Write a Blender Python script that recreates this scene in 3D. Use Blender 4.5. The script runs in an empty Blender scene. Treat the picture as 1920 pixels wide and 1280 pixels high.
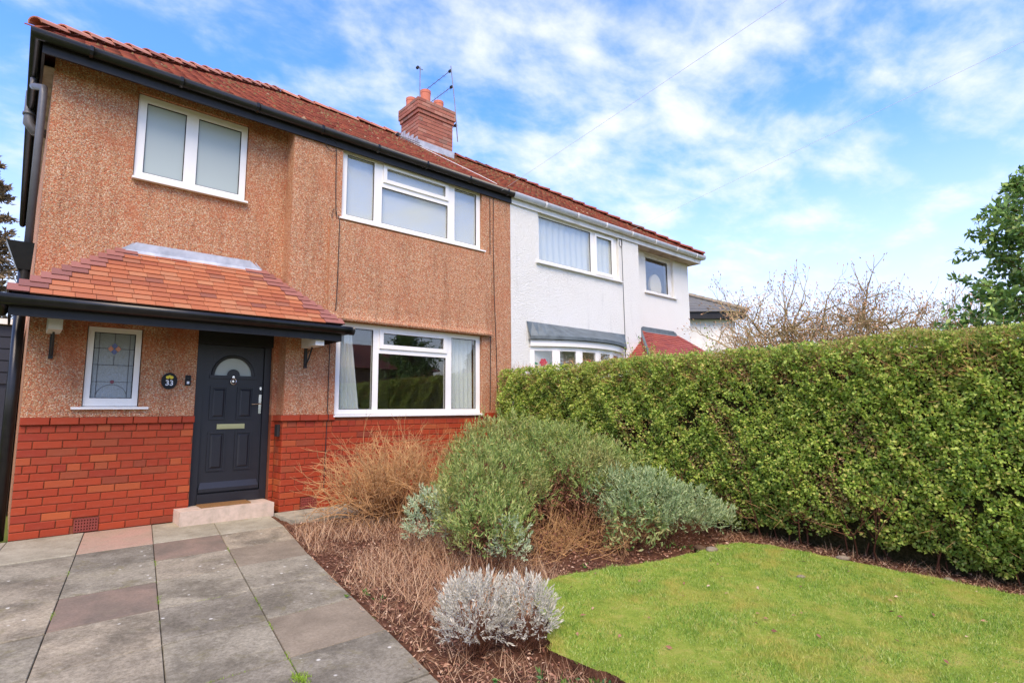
import bpy, math, random
import numpy as np
from mathutils import Vector, Matrix
random.seed(7); RNG = np.random.default_rng(11)
PI = math.pi
scn = bpy.context.scene
COL = scn.collection
# ------------------------------------------------------------------ camera
CAM = np.array([.1266, -7.4949, 1.228]); TILT, ROLL, YAW = .1233, .0082, .7308
fw = Vector((math.sin(YAW)*math.cos(TILT), math.cos(YAW)*math.cos(TILT), math.sin(TILT)))
rt0 = Vector((math.cos(YAW), -math.sin(YAW), 0)); up0 = rt0.cross(fw)
rt = rt0*math.cos(ROLL)-up0*math.sin(ROLL); up = rt0*math.sin(ROLL)+up0*math.cos(ROLL)
cd = bpy.data.cameras.new('camera'); cam = bpy.data.objects.new('camera', cd); COL.objects.link(cam)
cd.sensor_width = 36; cd.lens = 36*1047.78/1920; cd.clip_end = 1500; cd.clip_start = .05
m = Matrix.Identity(4)
for i in range(3):
    m[i][0] = rt[i]; m[i][1] = up[i]; m[i][2] = -fw[i]; m[i][3] = CAM[i]
cam.matrix_world = m; scn.camera = cam
# ------------------------------------------------------------------ world, sun, exposure
SUN_EL, SUN_AZ = math.radians(50), math.radians(219)      # azimuth from north (+Y), clockwise: behind the camera
w = bpy.data.worlds.new('World'); scn.world = w; w.use_nodes = True
nt = w.node_tree; N = nt.nodes; LK = nt.links; N.clear()
def nd(t, **k):
    n = N.new(t)
    for a, b in k.items(): setattr(n, a, b)
    return n
out = nd('ShaderNodeOutputWorld'); bg = nd('ShaderNodeBackground'); bg.inputs[1].default_value = .095
sky = nd('ShaderNodeTexSky', sky_type='NISHITA', sun_disc=False, sun_elevation=SUN_EL, sun_rotation=SUN_AZ)
sky.air_density = 1.0; sky.dust_density = .6; sky.ozone_density = 2.5
hs = nd('ShaderNodeHueSaturation'); hs.inputs['Saturation'].default_value = 1.34; hs.inputs['Value'].default_value = 3.3
LK.new(sky.outputs[0], hs.inputs['Color'])
tc = nd('ShaderNodeTexCoord'); sp = nd('ShaderNodeSeparateXYZ'); LK.new(tc.outputs['Generated'], sp.inputs[0])
def mth(op, a, b=None, clamp=False):
    n = nd('ShaderNodeMath', operation=op); n.use_clamp = clamp
    for i, v in enumerate((a, b)):
        if v is None: continue
        if isinstance(v, (int, float)): n.inputs[i].default_value = v
        else: LK.new(v, n.inputs[i])
    return n.outputs[0]
zc = mth('MAXIMUM', sp.outputs['Z'], 0.0); zd = mth('ADD', zc, .22)
cb = nd('ShaderNodeCombineXYZ'); LK.new(mth('DIVIDE', sp.outputs['X'], zd), cb.inputs[0]); LK.new(mth('DIVIDE', sp.outputs['Y'], zd), cb.inputs[1])
n1 = nd('ShaderNodeTexNoise'); n1.inputs['Scale'].default_value = 4.2; n1.inputs['Detail'].default_value = 10; n1.inputs['Roughness'].default_value = .57; n1.inputs['Distortion'].default_value = .15
mp = nd('ShaderNodeMapping'); mp.inputs['Rotation'].default_value = (0, 0, .6); mp.inputs['Scale'].default_value = (1, 1.35, 1); mp.inputs['Location'].default_value = (2.3, 4.4, 0)
LK.new(cb.outputs[0], mp.inputs[0]); LK.new(mp.outputs[0], n1.inputs['Vector'])
n2 = nd('ShaderNodeTexNoise'); n2.inputs['Scale'].default_value = .55; n2.inputs['Detail'].default_value = 2; LK.new(mp.outputs[0], n2.inputs['Vector'])
s = mth('ADD', mth('MULTIPLY', n1.outputs[0], .75), mth('MULTIPLY', n2.outputs[0], .45))
mr = nd('ShaderNodeMapRange', interpolation_type='SMOOTHSTEP'); mr.inputs[1].default_value = .52; mr.inputs[2].default_value = .84
mr.inputs[3].default_value = .08; mr.inputs[4].default_value = .92; LK.new(s, mr.inputs[0])
mh = nd('ShaderNodeMapRange', interpolation_type='SMOOTHSTEP'); mh.inputs[1].default_value = 0; mh.inputs[2].default_value = .50
mh.inputs[3].default_value = .88; mh.inputs[4].default_value = 0; LK.new(zc, mh.inputs[0])
cm = mth('SUBTRACT', 1, mth('MULTIPLY', mth('SUBTRACT', 1, mr.outputs[0]), mth('SUBTRACT', 1, mh.outputs[0])))
mx = nd('ShaderNodeMix', data_type='RGBA'); LK.new(cm, mx.inputs[0]); tn = nd('ShaderNodeMix', data_type='RGBA', blend_type='MULTIPLY'); tn.inputs[0].default_value = 1; tn.inputs[7].default_value = (.84, .82, 1.12, 1); LK.new(hs.outputs[0], tn.inputs[6]); LK.new(tn.outputs[2], mx.inputs[6]); mx.inputs[7].default_value = (8.7, 8.9, 9.2, 1)
LK.new(mx.outputs[2], bg.inputs[0]); LK.new(bg.outputs[0], out.inputs[0])
sl = bpy.data.lights.new('sun', 'SUN'); sl.energy = 3.1; sl.angle = math.radians(35); sl.color = (1, .82, .57)
so = bpy.data.objects.new('sun', sl); COL.objects.link(so)
sd = Vector((math.sin(SUN_AZ)*math.cos(SUN_EL), math.cos(SUN_AZ)*math.cos(SUN_EL), math.sin(SUN_EL)))
so.rotation_euler = sd.to_track_quat('Z', 'Y').to_euler()
scn.view_settings.view_transform = 'Standard'; scn.view_settings.look = 'None'; scn.view_settings.exposure = .47; scn.view_settings.gamma = 1
scn.view_settings.use_curve_mapping = False
# ------------------------------------------------------------------ materials
def lin(r, g, b):
    f = lambda c: c/12.92 if c <= .04045 else ((c+.055)/1.055)**2.4
    return (f(r/255), f(g/255), f(b/255), 1)
class MT:
    def __init__(s, name):
        s.m = bpy.data.materials.new(name); s.m.use_nodes = True; s.t = s.m.node_tree; s.t.nodes.clear()
        s.o = s.n('ShaderNodeOutputMaterial'); s.tc = s.n('ShaderNodeTexCoord').outputs['Object']
    def n(s, t, **k):
        x = s.t.nodes.new(t)
        for a, b in k.items(): setattr(x, a, b)
        return x
    def l(s, a, b): s.t.links.new(a, b)
    def noise(s, sc, det=4, rough=.55, dist=0, scale3=None, vec=None):
        x = s.n('ShaderNodeTexNoise'); x.inputs['Scale'].default_value = sc; x.inputs['Detail'].default_value = det
        x.inputs['Roughness'].default_value = rough; x.inputs['Distortion'].default_value = dist
        v = vec or s.tc
        if scale3:
            mp = s.n('ShaderNodeMapping'); mp.inputs['Scale'].default_value = scale3; s.l(v, mp.inputs[0]); v = mp.outputs[0]
        s.l(v, x.inputs['Vector']); return x.outputs[0]
    def vor(s, sc, feat='F1'):
        x = s.n('ShaderNodeTexVoronoi', feature=feat); x.inputs['Scale'].default_value = sc; s.l(s.tc, x.inputs['Vector']); return x
    def ramp(s, fac, stops):
        r = s.n('ShaderNodeValToRGB'); e = r.color_ramp.elements
        e[0].position, e[0].color = stops[0]; e[1].position, e[1].color = stops[-1]
        for p, c in stops[1:-1]:
            q = e.new(p); q.color = c
        s.l(fac, r.inputs[0]); return r.outputs[0]
    def rng(s, fac, a, b, c=0, d=1):
        r = s.n('ShaderNodeMapRange'); r.inputs[1].default_value = a; r.inputs[2].default_value = b; r.inputs[3].default_value = c; r.inputs[4].default_value = d
        s.l(fac, r.inputs[0]); return r.outputs[0]
    def mix(s, f, a, b, mode='MIX'):
        x = s.n('ShaderNodeMix', data_type='RGBA', blend_type=mode)
        for i, v in ((0, f), (6, a), (7, b)):
            if isinstance(v, (int, float)): x.inputs[i].default_value = v
            elif isinstance(v, tuple): x.inputs[i].default_value = v
            else: s.l(v, x.inputs[i])
        return x.outputs[2]
    def math(s, op, a, b=0.):
        x = s.n('ShaderNodeMath', operation=op)
        for i, v in enumerate((a, b)):
            if isinstance(v, (int, float)): x.inputs[i].default_value = v
            else: s.l(v, x.inputs[i])
        return x.outputs[0]
    def rand(s):
        a = s.n('ShaderNodeObjectInfo').outputs['Random']; b = s.n('ShaderNodeNewGeometry').outputs['Random Per Island']
        return s.math('FRACT', s.math('ADD', a, b))
    def bump(s, h, st, dist=.01):
        x = s.n('ShaderNodeBump'); x.inputs['Strength'].default_value = st; x.inputs['Distance'].default_value = dist; s.l(h, x.inputs['Height']); return x.outputs[0]
    def pbr(s, col, rough=.7, bump=None, metal=0, spec=.5):
        p = s.n('ShaderNodeBsdfPrincipled')
        if isinstance(col, tuple): p.inputs['Base Color'].default_value = col
        else: s.l(col, p.inputs['Base Color'])
        if isinstance(rough, (int, float)): p.inputs['Roughness'].default_value = rough
        else: s.l(rough, p.inputs['Roughness'])
        p.inputs['Metallic'].default_value = metal; p.inputs['Specular IOR Level'].default_value = spec
        if bump is not None: s.l(bump, p.inputs['Normal'])
        s.l(p.outputs[0], s.o.inputs[0]); s.p = p; return s.m
MATS = {}
def mk(name):
    def deco(f): MATS[name] = f(MT(name)); return f
    return deco
def simple(name, c, rough=.6, ns=0, amt=.25, metal=0, bumps=0, spec=.5, dark=None):
    t = MT(name)
    if ns:
        nz = t.noise(ns, 6, .6)
        c2 = dark or tuple(x*.55 for x in c[:3])+(1,)
        col = t.mix(t.rng(nz, .4, .7, 0, amt*2), c, c2)
    else: col = c
    MATS[name] = t.pbr(col, rough, t.bump(t.noise(ns*3 or 40, 4), bumps) if bumps else None, metal, spec)
def varied(name, stops, rough=.75, ns=20, amt=.35, dirt=(.1, .07, .05, 1), bumps=.3, spec=.3):
    """random colour per piece, dirt by noise"""
    t = MT(name); r = t.ramp(t.rand(), stops); nz = t.noise(ns, 6, .65)
    col = t.mix(t.rng(nz, .5, .8, 0, amt), r, dirt)
    nz2 = t.noise(ns*4, 3, .6); col = t.mix(t.rng(nz2, .35, .75, .0, .28), col, t.mix(1, col, (1.5, 1.4, 1.35, 1), 'MULTIPLY'))
    MATS[name] = t.pbr(col, rough, t.bump(t.noise(ns*5, 5, .7), bumps, .006), 0, spec)
@mk('pebbledash')
def _(t):
    v = t.vor(88); wn = t.n('ShaderNodeSeparateColor'); t.l(v.outputs['Color'], wn.inputs[0])
    peb = t.ramp(wn.outputs[0], [(0, lin(202, 164, 122)), (.2, lin(222, 182, 138)), (.4, lin(186, 128, 86)), (.55, lin(208, 154, 112)), (.7, lin(240, 218, 184)), (.82, lin(134, 96, 70)), (.92, lin(216, 138, 98)), (1, lin(164, 140, 116))])
    mort = t.mix(t.noise(3, 3), lin(206, 116, 74), lin(190, 98, 58))
    gap = t.rng(v.outputs['Distance'], .52, .8, 0, .85)
    c = t.mix(gap, peb, mort)
    big = t.noise(1.3, 5, .6, .6); sx = t.n('ShaderNodeSeparateXYZ'); t.l(t.tc, sx.inputs[0]); am = t.rng(sx.outputs[0], 2.5, 3.6, .7, .22); c = t.mix(t.math('MULTIPLY', t.rng(big, .50, .68), am), c, mort)
    st = t.noise(2.6, 6, .7, 0, (2.2, 2.2, .3)); c = t.mix(t.rng(st, .48, .7, 0, .45), c, t.mix(1, c, lin(170, 150, 135), 'MULTIPLY'))
    gr = t.noise(60, 2); c = t.mix(1, c, t.ramp(gr, [(.3, (.8, .8, .8, 1)), (.7, (1.12, 1.12, 1.12, 1))]), 'MULTIPLY')
    c = t.mix(1, c, (.82, .80, .78, 1), 'MULTIPLY'); h = t.math('SUBTRACT', 1, v.outputs['Distance'])
    return t.pbr(c, .8, t.bump(h, .6, .009), 0, .3)
@mk('white_render')
def _(t):
    n = t.noise(55, 6, .7); n2 = t.noise(1.2, 5, .6, .3); n3 = t.noise(4, 5, .6, 0, (2.5, 2.5, .3))
    c = t.mix(t.rng(n2, .45, .75, 0, .25), (.90, .88, .79, 1), (.78, .75, .66, 1))
    c = t.mix(t.rng(n3, .6, .85, 0, .35), c, (.5, .49, .44, 1))
    n5 = t.noise(38, 4, .7); c = t.mix(t.rng(n5, .35, .6, .25, 0), c, t.mix(1, c, (.86, .86, .85, 1), 'MULTIPLY')); return t.pbr(c, .85, t.bump(n, 1, .03), 0, .2)
varied('brick', [(0, lin(156, 58, 25)), (.3, lin(151, 54, 24)), (.6, lin(162, 63, 28)), (.8, lin(144, 50, 26)), (.92, lin(172, 84, 40)), (1, lin(132, 58, 34))], .65, 5, .6, lin(128, 76, 58), .25, .35)
varied('brick_aged', [(0, lin(156, 98, 80)), (.3, lin(168, 108, 88)), (.6, lin(142, 86, 72)), (.8, lin(178, 126, 106)), (1, lin(132, 102, 88))], .85, 7, .55, lin(98, 84, 66), .6, .2)
varied('porch_tile', [(0, lin(160, 92, 60)), (.3, lin(174, 106, 70)), (.6, lin(148, 82, 56)), (.8, lin(176, 118, 82)), (1, lin(130, 78, 62))], .7, 8, .7, lin(116, 92, 80), .3, .3)
varied('porch_tile_end', [(0, lin(136, 88, 78)), (.5, lin(150, 98, 86)), (1, lin(122, 80, 72))], .65, 8, .4, lin(110, 90, 78), .4, .3)
varied('roof_tile', [(0, lin(140, 74, 58)), (.4, lin(152, 84, 64)), (.8, lin(130, 66, 54)), (1, lin(120, 70, 58))], .8, 2.2, .75, lin(112, 78, 56), .5, .2)
varied('roof_tile_mossy', [(0, lin(136, 70, 54)), (.4, lin(150, 82, 62)), (.8, lin(120, 62, 50)), (1, lin(112, 74, 60))], .9, 3.0, .9, lin(96, 80, 56), .6, .15)
varied('ridge_tile', [(0, lin(184, 122, 98)), (.5, lin(196, 136, 112)), (1, lin(160, 100, 82))], .8, 6, .6, lin(120, 84, 66), .5, .2)
varied('neighbour_tile', [(0, lin(144, 66, 52)), (.5, lin(156, 80, 62)), (1, lin(130, 60, 50))], .6, 8, .35, lin(128, 80, 72), .3, .3)
varied('slate', [(0, lin(98, 98, 96)), (.5, lin(110, 110, 106)), (1, lin(86, 88, 88))], .7, 3, .5, lin(120, 116, 100), .3, .3)
varied('clay_pot', [(0, lin(192, 112, 88)), (1, lin(200, 124, 98))], .8, 6, .4, lin(130, 90, 74), .3, .2)
simple('mortar', lin(142, 82, 56), .9, 14, .3, bumps=.3, spec=.1)
simple('mortar_aged', lin(176, 150, 128), .95, 14, .4, bumps=.4, spec=.1)
simple('upvc', (.88, .85, .77, 1), .3, 3, .06, spec=.45)
simple('upvc_aged', (.76, .75, .70, 1), .45, 5, .2, spec=.35, dark=lin(170, 160, 130))
simple('gutter_black', (.008, .008, .008, 1), .3, 8, .2, spec=.4, dark=(.03, .027, .02, 1))
simple('fascia_black', (.014, .014, .014, 1), .5, 8, .2, spec=.3, dark=(.03, .028, .025, 1))
simple('pipe_grey', lin(96, 96, 98), .45, 6, .2)
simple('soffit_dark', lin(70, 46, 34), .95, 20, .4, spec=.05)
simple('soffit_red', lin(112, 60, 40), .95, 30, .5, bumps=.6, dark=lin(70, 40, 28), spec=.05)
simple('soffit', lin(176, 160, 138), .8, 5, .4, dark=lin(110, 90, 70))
simple('door_paint', lin(39, 40, 44), .38, 6, .12, spec=.45)
simple('garage_paint', lin(46, 49, 58), .45, 6, .15)
simple('chrome', (.75, .75, .76, 1), .18, metal=1)
simple('brass', lin(214, 206, 160), .3, metal=1)
simple('iron', (.02, .018, .016, 1), .6, 20, .2)
simple('lead', lin(186, 190, 196), .5, 6, .35, bumps=.2, dark=lin(130, 136, 144))
simple('lead_dark', lin(98, 108, 110), .6, 6, .4, bumps=.3, dark=lin(62, 70, 70))
simple('limestone', lin(206, 184, 162), .85, 9, .3, bumps=.3, dark=lin(150, 140, 118), spec=.2)
simple('concrete', lin(172, 164, 140), .9, 5, .4, bumps=.4, dark=lin(96, 96, 82), spec=.2)
simple('terracotta_dark', lin(140, 62, 48), .7, 12, .25)
simple('hole_dark', (.01, .008, .008, 1), .9)
simple('coir', lin(150, 112, 70), .95, 60, .4, bumps=.6, spec=.1)
simple('interior', (.34, .33, .29, 1), .9)
simple('interior_pale', (.5, .5, .48, 1), .9)
simple('reflected_sky', (.66, .66, .60, 1), .9)  # pale tone painted in for sky reflected by the upper bay panes
simple('lampshade', lin(226, 208, 170), .9)
simple('plaque', (.008, .008, .008, 1), .5, spec=.3)
simple('white_paint', (.85, .85, .85, 1), .4)
simple('yellow_paint', lin(226, 202, 40), .4)
simple('rose_red', lin(168, 44, 60), .4)
simple('rose_green', lin(60, 120, 84), .4)
simple('blue_glass', lin(56, 66, 130), .2); simple('orange_glass', lin(190, 112, 56), .2); simple('red_glass', lin(110, 36, 60), .2)
simple('came', (.06, .06, .06, 1), .5)
simple('cable', (.02, .017, .015, 1), .6); simple('cable_pale', (.8, .78, .72, 1), .6)
simple('alu', lin(150, 148, 144), .45, 8, .3, metal=.6)
simple('trunk', lin(96, 76, 56), .95, 12, .4, bumps=.6, spec=.1)
simple('twig_tan', lin(208, 162, 108), .85, 9, .35, spec=.15, dark=lin(140, 96, 60))
simple('twig_brown', lin(112, 74, 54), .9, 9, .4, spec=.1)
simple('twig_grey', lin(172, 152, 108), .9, 9, .35, spec=.1)
simple('cream_wall', lin(226, 222, 210), .9, 2, .2, bumps=.2)
simple('bud', lin(150, 136, 112), .8, 12, .3)
simple('wood_pole', lin(92, 78, 62), .9, 6, .3, bumps=.3)
simple('rear_brick', lin(120, 84, 66), .9, 4, .3, bumps=.3)
simple('tarmac', (.06, .06, .06, 1), .9, 6, .3, bumps=.4)
@mk('curtain')
def _(t):
    d = t.n('ShaderNodeBsdfDiffuse'); d.inputs[0].default_value = (.90, .93, .88, 1)
    r = t.n('ShaderNodeBsdfTranslucent'); r.inputs[0].default_value = (.90, .93, .88, 1)
    x = t.n('ShaderNodeMixShader'); x.inputs[0].default_value = .25
    t.l(d.outputs[0], x.inputs[1]); t.l(r.outputs[0], x.inputs[2]); t.l(x.outputs[0], t.o.inputs[0]); return t.m
def glassmat(name, tint, ior, frost=0, refl_r=.0, bump=0):
    t = MT(name); fr = t.n('ShaderNodeLayerWeight'); fr.inputs['Blend'].default_value = .5; fac = t.math('ADD', t.math('MULTIPLY', t.math('POWER', fr.outputs['Facing'], 3.5), .8), ior)
    g = t.n('ShaderNodeBsdfGlossy'); g.inputs['Roughness'].default_value = refl_r; g.inputs[0].default_value = (1, 1, 1, 1)
    if frost:
        a = t.n('ShaderNodeBsdfDiffuse'); a.inputs[0].default_value = tint
        b = t.n('ShaderNodeBsdfTransparent'); b.inputs[0].default_value = tint
        q = t.n('ShaderNodeMixShader'); q.inputs[0].default_value = 1-frost; t.l(a.outputs[0], q.inputs[1]); t.l(b.outputs[0], q.inputs[2]); b = q
    else:
        b = t.n('ShaderNodeBsdfTransparent'); b.inputs[0].default_value = tint
    if bump:
        bp = t.bump(t.noise(70, 3, .6), bump, .01); t.l(bp, g.inputs['Normal']); t.l(bp, fr.inputs['Normal'])
    x = t.n('ShaderNodeMixShader'); t.l(fac, x.inputs[0]); t.l(b.outputs[0], x.inputs[1]); t.l(g.outputs[0], x.inputs[2])
    t.l(x.outputs[0], t.o.inputs[0]); MATS[name] = t.m
glassmat('glass', (.95, .96, .95, 1), .09); glassmat('glass_frost', (.46, .52, .47, 1), .04, .9, .3)
glassmat('glass_obscure', (.30, .34, .33, 1), .10, .8, .12, 1.0)
@mk('slab')
def _(t):
    base = t.ramp(t.rand(), [(0, lin(178, 168, 142)), (.35, lin(162, 154, 132)), (.7, lin(184, 170, 142)), (1, lin(150, 143, 124))])
    n = t.noise(2.6, 8, .62, .3); c = t.mix(t.rng(n, .42, .64, 0, .7), base, lin(100, 93, 78))
    n = t.noise(9, 8, .75); c = t.mix(t.rng(n, .54, .7, 0, .6), c, lin(186, 178, 152)); n = t.noise(24, 6, .75); c = t.mix(t.rng(n, .5, .72, 0, .45), c, lin(92, 86, 72))
    f = t.noise(38, 9, .9); c = t.mix(t.rng(f, .40, .60, 0, .95), c, t.mix(1, c, (.50, .48, .44, 1), 'MULTIPLY')); f = t.noise(5, 7, .7, 1.2); c = t.mix(t.rng(f, .56, .7, 0, .45), c, lin(120, 112, 70))
    v = t.vor(13); sc = t.n('ShaderNodeSeparateColor'); t.l(v.outputs['Color'], sc.inputs[0])
    lich = t.math('MULTIPLY', t.rng(v.outputs['Distance'], .18, .1, 0, 1), t.rng(sc.outputs[0], .8, .84, 0, .8)); c = t.mix(lich, c, lin(214, 210, 192))
    return t.pbr(c, .9, t.bump(t.noise(120, 5, .7), .5, .004), 0, .2)
for nm, a, b in (('slab_pink', lin(150, 128, 108), lin(120, 108, 92)), ('slab_light', lin(182, 174, 148), lin(146, 138, 114)), ('slab_blush', lin(188, 150, 128), lin(172, 150, 124)), ('slab_earthy', lin(156, 142, 118), lin(126, 114, 94))):
    t = MT(nm); n = t.noise(3, 7, .65, .3); c = t.mix(t.rng(n, .35, .68), a, b)
    f = t.noise(55, 8, .85); c = t.mix(t.rng(f, .38, .66, 0, .7), c, t.mix(1, c, (.52, .50, .48, 1), 'MULTIPLY')); f = t.noise(7, 7, .7, 1); c = t.mix(t.rng(f, .54, .7, 0, .5), c, lin(120, 110, 88))
    MATS[nm] = t.pbr(c, .9, t.bump(t.noise(120, 5, .7), .5, .004), 0, .2)
@mk('soil')
def _(t):
    n = t.noise(14, 8, .7); c = t.ramp(n, [(.3, lin(58, 38, 28)), (.5, lin(100, 66, 48)), (.7, lin(140, 100, 74))])
    return t.pbr(c, .95, t.bump(t.noise(40, 6, .7), 1, .03), 0, .1)
@mk('joint_soil')
def _(t):
    n = t.noise(1.7, 6, .7); c = t.ramp(n, [(.4, lin(62, 52, 38)), (.54, lin(96, 80, 54)), (.64, lin(108, 124, 48))])
    return t.pbr(c, .95, t.bump(t.noise(60, 6, .7), 1, .02), 0, .1)
@mk('lawn_base')
def _(t):
    n = t.noise(5, 6, .7); c = t.ramp(n, [(.3, lin(112, 134, 48)), (.5, lin(150, 166, 64)), (.62, lin(176, 172, 84)), (.78, lin(150, 128, 84))])
    return t.pbr(c, .95, t.bump(t.noise(80, 5, .7), 1, .02), 0, .1)
@mk('meadow')
def _(t):
    n = t.noise(.4, 6, .7); c = t.ramp(n, [(.3, lin(84, 96, 44)), (.55, lin(104, 112, 52)), (.75, lin(110, 100, 62))])
    return t.pbr(c, .95, None, 0, .1)
def leafmat(name, stops, trans=.3, rough=.5, patch=None):
    t = MT(name); c = t.ramp(t.rand(), stops)
    if patch:
        sc, col, lo, hi, am = patch; n = t.noise(sc, 4, .6); c = t.mix(t.rng(n, lo, hi, 0, am), c, col)
    p = t.n('ShaderNodeBsdfPrincipled'); t.l(c, p.inputs['Base Color']); p.inputs['Roughness'].default_value = rough; p.inputs['Specular IOR Level'].default_value = .35
    r = t.n('ShaderNodeBsdfTranslucent'); t.l(c, r.inputs[0]); x = t.n('ShaderNodeMixShader'); x.inputs[0].default_value = trans
    t.l(p.outputs[0], x.inputs[1]); t.l(r.outputs[0], x.inputs[2]); t.l(x.outputs[0], t.o.inputs[0]); MATS[name] = t.m
leafmat('hedge_leaf', [(0, lin(104, 134, 52)), (.3, lin(146, 172, 70)), (.6, lin(180, 200, 88)), (.85, lin(204, 216, 110)), (1, lin(220, 202, 116))], .42, .5, (1.1, lin(172, 168, 80), .55, .8, .5))
leafmat('hedge_top_leaf', [(0, lin(142, 160, 70)), (.45, lin(174, 180, 86)), (.75, lin(190, 170, 98)), (1, lin(184, 146, 100))], .3, .6)
leafmat('hedge_dead', [(0, lin(150, 112, 76)), (1, lin(196, 160, 116))], .2, .7)
leafmat('sage_leaf', [(0, lin(88, 110, 52)), (.4, lin(126, 150, 72)), (.75, lin(162, 180, 94)), (1, lin(196, 190, 112))], .25, .5, (1.5, lin(176, 148, 100), .50, .68, .65))
leafmat('silver_leaf', [(0, lin(136, 156, 112)), (.5, lin(182, 198, 152)), (1, lin(214, 222, 182))], .2, .7)
leafmat('teal_leaf', [(0, lin(112, 136, 84)), (.5, lin(156, 174, 118)), (1, lin(196, 206, 152))], .2, .65)
leafmat('lavender_leaf', [(0, lin(168, 164, 146)), (.5, lin(204, 198, 178)), (1, lin(228, 222, 202))], .15, .9)
leafmat('broad_leaf', [(0, lin(40, 78, 34)), (.5, lin(66, 110, 46)), (1, lin(120, 146, 60))], .2, .35)
leafmat('laurel_leaf', [(0, lin(76, 108, 54)), (.5, lin(116, 150, 72)), (.85, lin(156, 184, 94)), (1, lin(186, 198, 110))], .2, .3)
leafmat('conifer_leaf', [(0, lin(96, 80, 58)), (.5, lin(126, 106, 78)), (1, lin(150, 128, 98))], .1, .8)
leafmat('yew_leaf', [(0, lin(40, 56, 34)), (1, lin(70, 86, 50))], .1, .8)
leafmat('dry_leaf', [(0, lin(116, 76, 58)), (.4, lin(156, 110, 84)), (.8, lin(186, 144, 112)), (1, lin(212, 182, 150))], .1, .85)
leafmat('olive_leaf', [(0, lin(96, 120, 60)), (.6, lin(140, 160, 90)), (1, lin(186, 180, 120))], .2, .6)
leafmat('sage_tip', [(0, lin(150, 172, 96)), (.6, lin(178, 192, 112)), (1, lin(206, 200, 130))], .3, .55)
leafmat('dead_brown', [(0, lin(88, 52, 38)), (.5, lin(124, 78, 56)), (1, lin(160, 112, 80))], .1, .85)
leafmat('dry_stalk', [(0, lin(160, 120, 86)), (.5, lin(194, 152, 112)), (1, lin(220, 188, 148))], .1, .85)
leafmat('grass_blade', [(0, lin(88, 126, 42)), (.35, lin(134, 168, 60)), (.7, lin(172, 198, 82)), (1, lin(208, 212, 136))], .4, .6, (3.6, lin(204, 188, 96), .48, .64, .8))
leafmat('weed', [(0, lin(120, 150, 40)), (1, lin(160, 190, 60))], .3, .6)
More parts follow.
